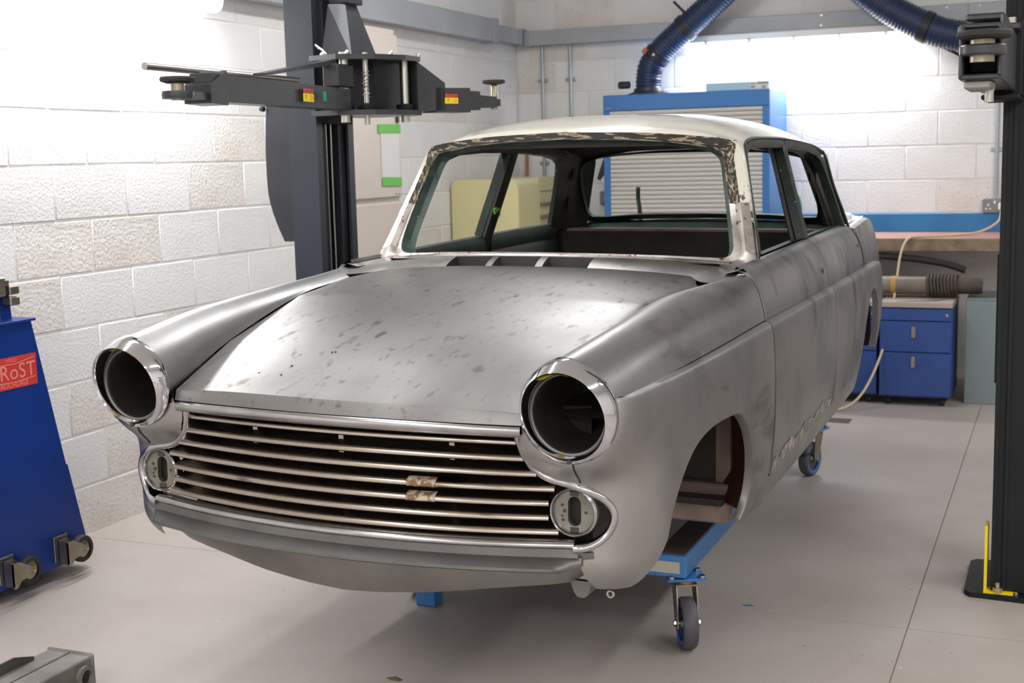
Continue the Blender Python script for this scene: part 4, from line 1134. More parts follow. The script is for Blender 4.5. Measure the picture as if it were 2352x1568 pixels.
l0 = np.array([-2.87, 4.81, 0.0])
def L_(p): return np.asarray(p, float)-l0
# column: C section, open towards the car (+x)
XA, XO, Y0_, Y1_ = -2.945, -2.815, 4.66, 4.96
prof = [(XO-0.012, Y0_+0.045), (XO, Y0_+0.045), (XO, Y0_), (XA, Y0_), (XA, Y1_), (XO, Y1_), (XO, Y1_-0.045), (XO-0.012, Y1_-0.045), (XO-0.012, Y1_-0.012), (XA+0.012, Y1_-0.012), (XA+0.012, Y0_+0.012), (XO-0.012, Y0_+0.012)]
MB().prism([(x-l0[0], y-l0[1]) for x, y in prof], 'z', 0.02, 3.35).build('column', LIFTG, LP, 20)
MB().bx(XA+0.03-l0[0], XO-0.03-l0[0], Y0_+0.085-l0[1], Y0_+0.115-l0[1], 0.02, 3.3).build('guide_rail', LIFTB, LP)
MB().bx(XA+0.012-l0[0], XA+0.02-l0[0], Y0_+0.02-l0[1], Y1_-0.02-l0[1], 0.02, 3.3).build('column_back', LIFTB, LP)
for yy_ in (4.79, 4.83):
    MB().cyl(L_((-2.85, yy_, 0.05)), L_((-2.85, yy_, 3.3)), 0.004, seg=8).build('lift_cable', ZINC, LP)
MB().bx(-2.90-l0[0], -2.835-l0[0], 4.865-l0[1], 4.915-l0[1], 0.02, 3.3).build('guide_rail', LIFT, LP)
MB().bx(-0.20, 0.22, -0.24, 0.24, 0.0, 0.02, 0.004).build('base_plate', LIFTB, LP)
# curved cable cover on the outside
cov = [(z, 0.055*math.sin(PI*((z-1.16)/1.3))**0.8 if 1.16 < z < 2.46 else 0) for z in np.linspace(1.16, 1.80, 14)]
poly = [(XA-0.115+(-0.03)*math.sin(PI*min(1, (z-1.16)/0.75))+0.075*max(0, (1.42-z)/0.26)**1.5, z) for z in np.linspace(1.22, 1.82, 16)]
poly = [(XA-0.02, 1.22)]+poly+[(XA-0.02, 1.82)]
MB().prism([(x-l0[0], z) for x, z in poly], 'y', 4.70-l0[1], 4.86-l0[1]).build('cable_cover', LIFT, LP, 30)
MB().lathe([(0.0, -0.02), (0.010, -0.018), (0.012, 0)], L_((XA-0.145, 4.70, 1.77)), 'y', 12).build('knob', BLACKP, LP)
# carriage
car_z0, car_z1 = 1.745, 1.955
c0 = np.array([-2.66, 4.80])
MB().bx(-2.83-l0[0], -2.79-l0[0], 4.70-l0[1], 4.92-l0[1], 1.70, 2.20, 0.005).build('carriage_slide', LIFTB, LP)
tower = [(4.735-l0[1], 1.955), (4.885-l0[1], 1.955), (4.885-l0[1], 2.6), (4.735-l0[1], 2.6)]
MB().add([L_(p) for p in [(-2.79, 4.68, 1.96), (-2.79, 4.95, 1.96), (-2.79, 4.88, 2.18), (-2.79, 4.75, 2.18), (-2.66, 4.70, 1.96), (-2.66, 4.92, 1.96), (-2.72, 4.86, 2.18), (-2.72, 4.77, 2.18)]],
         [(0, 1, 2, 3), (4, 5, 6, 7), (0, 1, 5, 4), (1, 2, 6, 5), (2, 3, 7, 6), (3, 0, 4, 7)]).build('carriage_gusset', LIFT, LP, 0)
MB().bx(-2.80-l0[0], -2.70-l0[0], 4.76-l0[1], 4.88-l0[1], 2.18, 2.75, 0.004).build('carriage_tower', LIFT, LP)
pl_poly = [(-2.80, 4.60), (-2.66, 4.57), (-2.54, 4.66), (-2.47, 4.80), (-2.47, 4.93), (-2.55, 5.02), (-2.80, 5.0)]
for (za, zb) in ((1.945, 1.965), (1.728, 1.748)):
    MB().prism([(x-l0[0], y-l0[1]) for x, y in pl_poly], 'z', za, zb).build('carriage_plate', LIFT, LP, 0)
MB().bx(-2.80-l0[0], -2.585-l0[0], 4.74-l0[1], 5.0-l0[1], 1.75, 1.945).build('carriage_body', LIFTB, LP)
PV = [(-2.66, 4.63), (-2.53, 4.90)]                  # arm pivots
for (x, y) in PV: MB().cyl(L_((x, y, 1.70)), L_((x, y, 1.975)), 0.019, seg=16).build('pivot_pin', ZINC, LP)
for (x, y) in ((-2.60, 4.70),):
    MB().cyl(L_((x, y, 1.69)), L_((x, y, 1.975)), 0.011, seg=12).build('lock_rod', ZINC, LP)
    sp = [L_((x+0.016*math.cos(a), y+0.016*math.sin(a), 1.80+0.10*a/(14*PI))) for a in np.linspace(0, 14*PI, 110)]
    MB().tube(sp, 0.0018, 5).build('lock_spring', ZINC, LP)
for (x, y) in ((-2.66, 4.63), (-2.53, 4.90), (-2.60, 4.70)):
    MB().lathe([(0.035, 0), (0.038, 0.012), (0.038, 0.022), (0.02, 0.026)], L_((x, y, 1.75)), 'z', 18).build('arm_gear', LIFTB, LP)
for (x, y) in ((-2.75, 4.62), (-2.62, 4.59), (-2.50, 4.73), (-2.48, 4.93)):
    MB().lathe([(0.009, 0), (0.009, 0.008), (0.004, 0.014)], L_((x, y, 1.965)), 'z', 8).build('bolt', ZINC, LP)
MB().tube([L_(p) for p in [(-2.72, 4.60, 1.968), (-2.735, 4.595, 1.985), (-2.76, 4.59, 2.005), (-2.75, 4.60, 1.99)]], 0.004, 6).build('pull_ring', ZINC, LP)
def arm(parent, p0, p1, z0, z1, w, name, m, org):
    p0 = np.array(p0, float); p1 = np.array(p1, float); d = p1-p0; L = np.linalg.norm(d); d /= L; n = np.array([-d[1], d[0]])
    V = []
    for p, zz0, zz1 in ((p0, z0[0], z1[0]), (p1, z0[1], z1[1])):
        for s in (-1, 1):
            for z in (zz0, zz1): V.append(np.array([*(p+n*s*w/2), z])-org)
    F = [(0, 1, 3, 2), (4, 6, 7, 5), (0, 4, 5, 1), (2, 3, 7, 6), (0, 2, 6, 4), (1, 5, 7, 3)]
    return MB().add(V, F).build(name, m, parent, 0)
# arm towards the camera
A0, A1 = (-2.66, 4.60), (-2.575, 3.50)
arm(LP, (-2.66, 4.60), (-2.585, 3.58), (1.748, 1.748), (1.828, 1.838), 0.085, 'long_arm', LIFT, l0)
arm(LP, (-2.592, 3.66), (-2.583, 3.555), (1.738, 1.742), (1.850, 1.800), 0.10, 'arm_sleeve', LIFT, l0)
arm(LP, (-2.588, 3.57), (-2.570, 3.44), (1.752, 1.752), (1.775, 1.775), 0.085, 'pad_arm', LIFT, l0)
MB().lathe([(0.05, 0), (0.052, 0.012), (0.05, 0.024), (0.0, 0.024)], L_((-2.565, 3.43, 1.752)), 'z', 24).build('pad_boss', LIFT, LP)
MB().lathe([(0.022, 0), (0.022, 0.065)], L_((-2.565, 3.43, 1.748)), 'z', 16).build('pad_screw', BRASSY, LP)
MB().lathe([(0.036, 0), (0.053, 0.006), (0.055, 0.014), (0.052, 0.020), (0.0, 0.020)], L_((-2.565, 3.43, 1.800)), 'z', 28).build('lift_pad', RUBBER, LP, 40)
arm(LP, (-2.69, 4.58), (-2.64, 4.0), (1.925, 1.852), (1.945, 1.862), 0.05, 'arm_brace', LIFT, l0)
MB().cyl(L_((-2.70, 4.35, 1.855)), L_((-2.68, 3.42, 1.858)), 0.012, seg=12).build('restraint_rod', ZINC, LP)
MB().bx(-2.70-l0[0], -2.63-l0[0], 4.53-l0[1], 4.66-l0[1], 1.835, 1.925, 0.006).build('arm_root', LIFT, LP)
e = cap_sticker(LP, L_((-2.577, 4.22, 1.79)), (0, 0, math.radians(94.2)), 0.9); stick_text(e)
MB().box(L_((-2.579, 4.34, 1.79)), (0.004, 0.018, 0.035)).build('teal_tape_strip', TEAL, LP)
# arm away towards the back
q0, q1 = np.array((-2.53, 4.90)), np.array((-2.36, 5.22)); d = (q1-q0)/np.linalg.norm(q1-q0)
arm(LP, q0+d*0.03, q0+d*0.17, (1.745, 1.745), (1.945, 1.86), 0.10, 'short_arm_root', LIFT, l0)
arm(LP, q0+d*0.12, q0+d*0.30, (1.740, 1.740), (1.840, 1.842), 0.10, 'short_arm', LIFT, l0)
arm(LP, q0+d*0.25, q0+d*0.36, (1.748, 1.750), (1.832, 1.828), 0.085, 'middle_sleeve', LIFT, l0)
arm(LP, q0+d*0.34, q0+d*0.46, (1.760, 1.762), (1.815, 1.808), 0.06, 'inner_sleeve', LIFT, l0)
q2 = q0+d*0.47
MB().lathe([(0.03, 0), (0.03, 0.03)], L_((q2[0], q2[1], 1.768)), 'z', 18).build('pad_boss', LIFT, LP)
MB().lathe([(0.016, 0), (0.016, 0.10), (0.012, 0.11)], L_((q2[0], q2[1], 1.755)), 'z', 14).build('pad_screw', BRASSY, LP)
MB().lathe([(0.03, 0), (0.048, 0.004), (0.050, 0.012), (0.048, 0.018), (0.0, 0.018)], L_((q2[0], q2[1], 1.862)), 'z', 28).build('lift_pad', RUBBER, LP, 40)
nrm = np.array([d[1], -d[0]])
pz = q0+d*0.20+nrm*0.051
e = cap_sticker(LP, L_((pz[0], pz[1], 1.795)), (0, 0, math.atan2(d[1], d[0])), 0.75); stick_text(e)

RP = thing('lift_post', 'lift post, coloured near-black for standing unlit, on a floor plate at the right edge', 'car lift', (-0.05, 4.82, 0))  # column colour darkened to stand in for lack of light here
r0 = np.array([-0.05, 4.82, 0.0])
def R_(p): return np.asarray(p, float)-r0
MB().bx(-0.195-r0[0], 0.10-r0[0], 4.66-r0[1], 4.96-r0[1], 0.018, 3.35, 0.004).build('column', LIFTB, RP)
MB().bx(-0.200-r0[0], -0.185-r0[0], 4.655-r0[1], 4.665-r0[1], 0.018, 3.35).build('column_lip', LIFTB, RP)
MB().bx(-0.165-r0[0], -0.150-r0[0], 4.652-r0[1], 4.662-r0[1], 0.03, 3.35, 0.002).build('column_rib', LIFTB, RP)
MB().bx(-0.208-r0[0], -0.196-r0[0], 4.72-r0[1], 4.80-r0[1], 0.74, 1.18).build('cable_guard', LIFTB, RP)
plp = [(-0.286, 4.66), (-0.265, 4.63), (0.12, 4.60), (0.12, 5.03), (-0.265, 5.03), (-0.286, 5.0)]
MB().prism([(x-r0[0], y-r0[1]) for x, y in plp], 'z', 0.0, 0.018).build('base_plate', LIFTB, RP, 0)
MB().bx(-0.222-r0[0], -0.212-r0[0], 4.655-r0[1], 4.73-r0[1], 0.018, 0.25).bx(-0.222-r0[0], -0.125-r0[0], 4.635-r0[1], 4.69-r0[1], 0.018, 0.024).build('toe_guard', STICK_Y, RP, 0, label='yellow toe guard strip')
MB().lathe([(0.017, 0), (0.017, 0.016), (0.010, 0.018), (0.010, 0.034), (0.0, 0.036)], R_((-0.175, 4.645, 0.024)), 'z', 6).build('anchor_bolt', ZINC, RP)
MB().lathe([(0.008, 0), (0.008, 0.012)], R_((-0.115, 4.645, 0.018)), 'z', 6).build('anchor_bolt', ZINC, RP)
# arm pointing at the camera
def RB_(x0, x1, y0, y1, z0, z1, name, m, bev=0.004): return MB().bx(x0-r0[0], x1-r0[0], y0-r0[1], y1-r0[1], z0, z1, bev).build(name, m, RP, 30)
ax0, ax1 = -0.262, -0.158
for nm, a in (('arm_side', (ax0, ax0+0.012, 3.55, 4.5, 1.715, 1.85)), ('arm_side', (ax1-0.012, ax1, 3.55, 4.5, 1.715, 1.85)), ('arm_bottom', (ax0, ax1, 3.55, 4.5, 1.712, 1.726)), ('arm_top', (ax0, ax1, 3.60, 4.5, 1.842, 1.856))):
    RB_(*a, nm, LIFT)
RB_(-0.245, -0.175, 3.70, 4.62, 1.735, 1.835, 'inner_arm', LIFTB)
MB().add([R_(p) for p in [(-0.246, 3.60, 1.840), (-0.178, 3.60, 1.840), (-0.186, 3.86, 1.868), (-0.246, 3.86, 1.868), (-0.246, 3.60, 1.832), (-0.178, 3.60, 1.832), (-0.186, 3.86, 1.860), (-0.246, 3.86, 1.860)]],
         [(0, 1, 2, 3), (7, 6, 5, 4), (0, 4, 5, 1), (1, 5, 6, 2), (2, 6, 7, 3), (3, 7, 4, 0)]).build('arm_ramp', DOLLYT, RP, 0)
RB_(-0.262, -0.160, 3.74, 4.5, 1.872, 1.892, 'arm_top_plate', LIFT, 0.006)
RB_(-0.172, -0.158, 3.70, 4.5, 1.84, 1.888, 'arm_cheek', LIFT, 0.006)
MB().lathe([(0.058, 0), (0.066, 0.006), (0.067, 0.014), (0.062, 0.020), (0, 0.020)], R_((-0.198, 3.50, 1.808)), 'z', 28).build('lift_pad', RUBBER, RP, 40)
MB().lathe([(0.030, 0), (0.030, 0.06)], R_((-0.204, 3.52, 1.752)), 'z', 18).build('pad_screw', BRASSY, RP)
MB().lathe([(0.052, 0), (0.055, 0.004), (0.055, 0.022), (0.052, 0.026)], R_((-0.202, 3.51, 1.768)), 'z', 24).build('pad_boss', LIFT, RP)
RB_(-0.250, -0.185, 3.58, 3.80, 1.690, 1.712, 'arm_gusset', GREYT)
MB().lathe([(0.012, 0), (0.012, 0.05)], R_((-0.196, 3.72, 1.660)), 'z', 12).build('pivot_pin', ZINC, RP)
RB_(-0.24, -0.14, 4.45, 4.66, 1.70, 1.93, 'carriage', LIFTB)
RB_(-0.25, -0.14, 4.30, 4.66, 1.685, 1.70, 'carriage_plate', LIFTB)
RB_(-0.235, -0.145, 4.35, 4.66, 1.895, 1.915, 'carriage_plate', LIFT)
MB().lathe([(0.012, 0), (0.012, 0.02)], R_((-0.17, 4.40, 1.915)), 'z', 8).build('bolt', ZINC, RP)
MB().lathe([(0.010, 0), (0.010, 0.03)], R_((-0.27, 3.62, 1.84)), 'x', 8).build('bolt', ZINC, RP)

# ------------------------------------------------------------------ blue tool stand on the left
ST = thing('tool_stand', 'tall tapered blue sheet-metal stand with two castors and red decal', 'tool stand', (-3.56, 3.45, 0))
s0 = np.array([-3.56, 3.45, 0.0])
def S_(p): return np.asarray(p, float)-s0
XF = -3.48
body = [(2.75, 0.035), (3.925, 0.055), (3.835, 0.43), (3.828, 0.43), (3.70, 1.0), (2.98, 1.0)]
MB().prism([(y-s0[1], z) for y, z in body], 'x', XF-0.22-s0[0], XF-s0[0]).build('stand_body', NAVY, ST, 0)
MB().bx(XF-0.24-s0[0], XF+0.012-s0[0], 2.96-s0[1], 3.715-s0[1], 0.998, 1.008, 0.002).build('top_plate', NAVY, ST)
e = bpy.data.objects.new('decal', None); COL.objects.link(e); e.parent = ST; e.location = S_((XF+0.001, 3.585, 0.822)); e.rotation_euler = (0, 0, PI/2); e['label'] = 'red decal with pale lettering'
MB().bx(-0.125, 0.125, -0.001, 0.0, -0.058, 0.058).build('decal_field', RED, e, 0)
text_obj('decal_text', 'FRoST', 0.078, (0.01, -0.0014, 0.0), (PI/2, 0, 0), DECALT, e, 0.0001, spacing=1.05)
text_obj('decal_text', 'ROCHDALE', 0.026, (0.01, -0.0014, -0.044), (PI/2, 0, 0), DECALT, e, 0.0001)
text_obj('decal_text', 'TOOLS', 0.018, (0.0, -0.0014, 0.045), (PI/2, 0, 0), DECALT, e, 0.0001)
MB().tube([(-0.115, -0.0012, -0.030), (0.02, -0.0012, -0.036), (0.115, -0.0012, -0.028)], 0.0012, 4).build('decal_line', DECALT, e, 0)
MB().tube([(-0.115, -0.0012, 0.034), (0.02, -0.0012, 0.030), (0.115, -0.0012, 0.044)], 0.0012, 4).build('decal_line', DECALT, e, 0)
for yc, zc in ((3.78, 0.105), (3.50, 0.105)):
    cst = bpy.data.objects.new('castor', None); COL.objects.link(cst); cst.parent = ST; cst.location = S_((XF, yc, zc)); cst.empty_display_size = 0.05
    MB().box((0.003, -0.015, 0.015), (0.006, 0.075, 0.10), None, 0.002).build('mount_plate', CASTM, cst)
    MB().prism([(-0.05, 0.055), (-0.005, 0.055), (0.062, 0.012), (0.062, -0.014), (0.04, -0.02), (-0.03, -0.042), (-0.05, -0.035)], 'x', 0.020, 0.024).prism([(-0.05, 0.05), (-0.015, 0.05), (0.058, 0.010), (0.062, -0.004), (0.054, -0.014), (-0.01, -0.022), (-0.035, -0.045), (-0.05, -0.04)], 'x', 0.062, 0.066).build('fork_leg', CASTM, cst)
    MB().bx(0.0, 0.066, -0.05, -0.044, -0.035, 0.055).build('fork_crown', CASTM, cst)
    MB().lathe([(0.034, -0.014), (0.048, -0.014), (0.052, -0.008), (0.052, 0.008), (0.048, 0.014), (0.034, 0.014)], (0.043, 0.052, -0.002), 'x', 28, False).build('tyre', RUBBER, cst, 40)
    MB().lathe([(0.01, -0.017), (0.02, -0.012), (0.034, -0.010), (0.034, 0.010), (0.02, 0.012), (0.01, 0.017)], (0.043, 0.052, -0.002), 'x', 24).build('wheel_centre', CASTM, cst, 40)
    MB().lathe([(0.006, -0.03), (0.006, 0.03)], (0.043, 0.052, -0.002), 'x', 8).build('axle', ZINC, cst)
# clamp on top
MB().prism([(3.44-s0[1], 1.008), (3.665-s0[1], 1.008), (3.66-s0[1], 1.10), (3.635-s0[1], 1.155), (3.59-s0[1], 1.17), (3.44-s0[1], 1.17)], 'x', -3.56-s0[0], -3.535-s0[0]).build('clamp_plate', NAVY, ST, 0)
for z in (1.06, 1.10): MB().bx(-3.535-s0[0], -3.49-s0[0], 3.62-s0[1], 3.668-s0[1], z, z+0.032, 0.004).build('clamp_hinge', CASTM, ST)
MB().bx(-3.535-s0[0], -3.50-s0[0], 3.60-s0[1], 3.63-s0[1], 1.13, 1.155, 0.003).build('clamp_catch', STEELL, ST)
MB().cyl(S_((-3.50, 3.565, 1.01)), S_((-3.50, 3.565, 1.17)), 0.006, seg=10).build('clamp_rod', CASTM, ST)
MB().bx(-3.52-s0[0], -3.47-s0[0], 3.54-s0[1], 3.585-s0[1], 1.10, 1.17, 0.006).build('clamp_block', CASTM, ST)

# ------------------------------------------------------------------ grey jack piece, bottom left
JK = thing('jack_frame', 'dull grey welded box-section jack frame lying on the floor', 'jack', (-2.70, 2.6, 0))
def jbox(x0, x1, y0, y1, z0, z1, name, m, bev=0.004): return MB().bx(x0+2.70, x1+2.70, y0-2.6, y1-2.6, z0, z1, bev).build(name, m, JK, 25)
jbox(-2.782, -2.704, 2.1, 2.925, 0.010, 0.116, 'frame_rail', CASTIRON)
jbox(-2.698, -2.618, 2.1, 2.925, 0.0, 0.116, 'frame_rail', CASTIRON)
jbox(-2.786, -2.614, 2.922, 2.938, 0.012, 0.122, 'end_plate', CASTIRON, 0.006)
jbox(-2.706, -2.696, 2.1, 2.925, 0.108, 0.121, 'weld_seam', CASTIRON, 0.003)
MB().prism([(2.1-2.6, 0.115), (2.845-2.6, 0.115), (2.845-2.6, 0.126), (2.77-2.6, 0.150), (2.1-2.6, 0.150)], 'x', -0.066, -0.060).build('lever_bracket', STEELL, JK, 0)
MB().prism([(2.1-2.6, 0.115), (2.66-2.6, 0.115), (2.60-2.6, 0.135), (2.1-2.6, 0.135)], 'x', -0.020, -0.014).build('lever_bracket', STEELL, JK, 0)
MB().lathe([(0.034, 0.0), (0.033, 0.010), (0.022, 0.013), (0.020, 0.004)], (0.082, 2.888-2.6, 0.066), 'x', 22, False).build('pivot_boss', CASTIRON, JK, 35)
MB().lathe([(0.0, 0.0), (0.021, 0.0)], (0.0865, 2.888-2.6, 0.066), 'x', 18, False).build('pivot_hole', DARKIN, JK, 35)
# ------------------------------------------------------------------ services on the walls
TL = thing('cable_trunking', 'wide galvanised cable trunking along the left wall', 'trunking', (XL, 6.0, 2.35))
def loc_mb(x0, x1, y0, y1, z0, z1, org, bev=0.003): return MB().bx(x0-org[0], x1-org[0], y0-org[1], y1-org[1], z0-org[2], z1-org[2], bev)
o_ = (XL, 6.0, 2.35)
loc_mb(XL+0.004, XL+0.10, 5.24, 8.52, 2.345, 2.500, o_).build('trunk_body', TRUNK, TL)
loc_mb(XL+0.004, XL+0.108, 8.52, 8.62, 2.340, 2.506, o_).build('end_collar', TRUNK, TL)
for y in (5.6, 6.6, 7.6, 8.4):
    for z in (2.37, 2.475): MB().lathe([(0.006, 0), (0.004, 0.003)], (XL+0.10-o_[0], y-o_[1], z-o_[2]), 'x', 8).build('screw', ZINC, TL)
TS = thing('cable_trunking', 'short narrow trunking length between the collar and the corner', 'trunking', (XL, 8.9, 2.36))
o_ = (XL, 8.9, 2.36)
loc_mb(XL+0.004, XL+0.09, 8.62, 9.05, 2.362, 2.470, o_).build('trunk_body', TRUNK, TS)
loc_mb(XL+0.004, XL+0.095, 9.05, 9.165, 2.358, 2.474, o_).build('corner_piece', TRUNK, TS)
TB = thing('cable_trunking', 'galvanised cable trunking across the back wall', 'trunking', (-2.0, YB-0.004, 2.36))
o_ = (-2.0, YB-0.004, 2.36)
loc_mb(XL+0.10, 2.0, YB-0.085, YB-0.004, 2.350, 2.455, o_).build('trunk_body', TRUNK, TB)
loc_mb(XL+0.10, XL+0.15, YB-0.092, YB-0.004, 2.345, 2.460, o_).build('corner_collar', CONDUIT, TB)
for x in (-3.3, -2.3, -1.55, -0.75, -0.55):
    for z in (2.37, 2.435): MB().lathe([(0.007, 0), (0.005, 0.003)], (x-o_[0], -0.084, z-o_[2]), 'y', 8).build('screw', ZINC, TB)
loc_mb(-0.62, -0.616, YB-0.0865, YB-0.08, 2.35, 2.455, o_).build('lid_joint', GREYT, TB)
def conduit(x, z0, z1, label, saddles=()):
    t = thing('conduit_pipe', label, 'conduit', (x, YB-0.02, z0))
    MB().cyl((0, 0, 0), (0, 0, z1-z0), 0.0125, seg=12).build('pipe', CONDUIT, t)
    for z in saddles:
        MB().box((0, 0.005, z-z0), (0.075, 0.012, 0.022), None, 0.003).build('saddle', CONDUIT, t)
    return t
conduit(-3.585, 1.1, 2.35, 'galvanised conduit pipe nearest the corner, rising to the trunking', (2.10, 1.5))
conduit(-3.367, 1.1, 2.35, 'galvanised conduit pipe nearer the shutter cabinet, rising to the trunking', (2.10, 1.5))
conduit(-0.425, 1.21, 2.35, 'thin conduit pipe above the double socket', (1.52, 2.0))
# electrical cabinet
EC = thing('electrical_cabinet', 'tall beige electrical cabinet with taped paper on its door', 'cabinet', (XL, 6.55, 0))
o_ = (XL, 6.55, 0); XD = XL+0.20
loc_mb(XL+0.003, XD, 6.20, 6.865, 0.45, 2.29, o_, 0.008).build('cabinet_body', BEIGE, EC)
loc_mb(XD, XD+0.02, 6.21, 6.858, 1.335, 2.255, o_, 0.006).build('upper_door', BEIGE, EC)
loc_mb(XD, XD+0.02, 6.21, 6.858, 0.47, 1.305, o_, 0.006).build('lower_door', BEIGE, EC)
loc_mb(XD+0.02, XD+0.034, 6.800, 6.826, 1.76, 1.83, o_, 0.003).build('door_latch', BLACKP, EC)
MB().bx(XD+0.022-o_[0], XD+0.024-o_[0], 6.61-o_[1], 6.83-o_[1], 1.44, 1.74).build('paper_sheet', PAPER, EC, 0)
MB().box((XD+0.026-o_[0], 6.715-o_[1], 1.725), (0.001, 0.27, 0.050), Matrix.Rotation(0.01, 3, 'X')).build('green_tape', TAPEG, EC, 0)
MB().box((XD+0.026-o_[0], 6.725-o_[1], 1.425), (0.001, 0.235, 0.050), Matrix.Rotation(-0.03, 3, 'X')).build('green_tape', TAPEG, EC, 0)
text_obj('maker_name', 'Merlin', 0.028, (XD+0.0215-o_[0], 6.34-o_[1], 2.20), (PI/2, 0, PI/2), mat('pale_teal_print', '#86b7a6', 0.5), EC, 0.0002)
text_obj('maker_name', 'Schneider', 0.018, (XD+0.0215-o_[0], 6.80-o_[1], 1.352), (PI/2, 0, PI/2), mat('green_print', '#7fc79a', 0.5), EC, 0.0002)

# ------------------------------------------------------------------ pale yellow tool chest (rounded cabinet with drawers)
TC = thing('tool_chest', 'pale yellow rounded tool chest with drawers, seen through the car windows', 'tool chest', (-3.42, 8.2, 0))
o_ = np.array((-3.42, 8.2, 0.0))
def rr_prof(x0, x1, z0, z1, r, n=6):
    P = [(x0, z0), (x1, z0)]
    P += [(x1-r+r*math.cos(a), z1-r+r*math.sin(a)) for a in np.linspace(0, PI/2, n)]
    P += [(x0+r+r*math.cos(a), z1-r+r*math.sin(a)) for a in np.linspace(PI/2, PI, n)]
    return P
MB().prism([(x-o_[0], z) for x, z in rr_prof(-3.785, -3.30, 0.10, 1.405, 0.06)], 'y', 7.95-o_[1], 8.33-o_[1]).build('side_locker', CREAMY, TC, 40)
MB().prism([(y-o_[1], z) for y, z in rr_prof(8.335, 8.99, 0.10, 1.405, 0.10)], 'x', -3.785-o_[0], -3.335-o_[0]).build('chest_body', CREAMY, TC, 40)
MB().box((-3.47-o_[0], 7.945-o_[1], 1.18), (0.08, 0.02, 0.035), None, 0.008).build('locker_handle', GREYT, TC)
MB().bx(-3.335-o_[0], -3.330-o_[0], 8.36-o_[1], 8.97-o_[1], 1.308, 1.313).build('lid_seam', GREYT, TC)
MB().lathe([(0.012, 0), (0.012, 0.008), (0.0, 0.010)], (-3.333-o_[0], 8.66-o_[1], 1.268), 'x', 10).build('lock', ZINC, TC)
for z in (1.145, 1.055, 0.965, 0.84, 0.70, 0.54, 0.34):
    dr = MB().bx(-3.335-o_[0], -3.318-o_[0], 8.37-o_[1], 8.96-o_[1], z, z+0.075, 0.004).build('drawer', CREAMY, TC)
    MB().bx(-3.318-o_[0], -3.300-o_[0], 8.37-o_[1], 8.96-o_[1], z+0.066, z+0.090, 0.004).build('drawer_pull', GREYT, dr)
text_obj('maker_script', 'Tooling', 0.055, (-3.316-o_[0], 8.66-o_[1], 1.178), (PI/2, 0, PI/2), STICK_K, TC, 0.0006, shear=0.3)
for x in (-3.72, -3.38):
    for y in (8.0, 8.9): MB().lathe([(0.045, -0.02), (0.05, -0.012), (0.05, 0.012), (0.045, 0.02)], (x-o_[0], y-o_[1], 0.05), 'x', 18).build('castor_wheel', RUBBER, TC)
BR = thing('broom', 'wooden broom handle leaning in the corner behind the yellow chest', 'broom', (-3.70, 9.10, 0))
MB().cyl((-0.02, -0.02, 0.04), (0.0, 0.0, 1.62), 0.013, seg=10).build('handle', WOOD, BR)
MB().bx(-0.10, 0.06, -0.05, 0.01, 0.0, 0.07, 0.006).build('broom_head', WOOD, BR)

# ------------------------------------------------------------------ roller shutter cabinet
SC = thing('shutter_cabinet', 'blue steel cabinet with a grey roller shutter front', 'cabinet', (-2.36, 8.88, 0))
cx0, cx1, cyf, ctop = -2.925, -1.79, 8.585, 1.945
o_ = np.array((-2.36, 8.88, 0.0))
def CBX(x0, x1, y0, y1, z0, z1, name, m, bev=0.003): return MB().bx(x0-o_[0], x1-o_[0], y0-o_[1], y1-o_[1], z0, z1, bev).build(name, m, SC, 30)
CBX(cx0, cx1, cyf+0.02, YB-0.02, 0.02, ctop-0.002, 'carcass', CABB)
CBX(cx0, cx1, cyf, cyf+0.02, ctop-0.105, ctop, 'top_frame', CABB)
CBX(cx0, cx0+0.045, cyf, cyf+0.02, 0.02, ctop-0.105, 'side_frame', CABB)
CBX(cx1-0.045, cx1, cyf, cyf+0.02, 0.02, ctop-0.105, 'side_frame', CABB)
CBX(cx0, cx1, cyf, cyf+0.02, 0.0, 0.06, 'bottom_frame', CABB)
zz = 0.07; k = 0
sl_m = MB().sweep([(0.0, 0.012), (0.0, 0.002), (0.005, -0.003), (0.018, -0.004), (0.026, 0.0), (0.029, 0.006), (0.029, 0.012)], [(cx0+0.046-o_[0], 0, 0), (cx1-0.046-o_[0], 0, 0)], (0, 0, 1)).mesh('shutter_slat', SLAT, 50)
while zz < ctop-0.115:
    sl = link('shutter_slat', sl_m, SC); sl.location = (0, cyf+0.008-o_[1], zz)
    zz += 0.030
CBX(cx0+0.02, cx0+0.055, cyf-0.0008, cyf, ctop-0.088, ctop-0.080, 'maker_badge', GREYT, 0)
CBOX = tag(MB().bx(-0.21, 0.21, -0.12, 0.12, 0, 0.055, 0.002).build('card_box', BOXB), 'pale blue flat box lying on top of the shutter cabinet', 'box'); CBOX.location = (-2.02, 8.78, ctop)
MB().bx(0.085, 0.208, -0.1212, -0.1200, 0.002, 0.053).build('box_label', PAPER, CBOX, 0)
MB().bx(0.135, 0.207, -0.1218, -0.1210, 0.036, 0.053).bx(0.165, 0.19, -0.1218, -0.1210, 0.008, 0.026).bx(0.09, 0.125, -0.1218, -0.1210, 0.036, 0.044).bx(0.09, 0.12, -0.1218, -0.1210, 0.012, 0.028).build('label_print', GREYT, CBOX, 0)

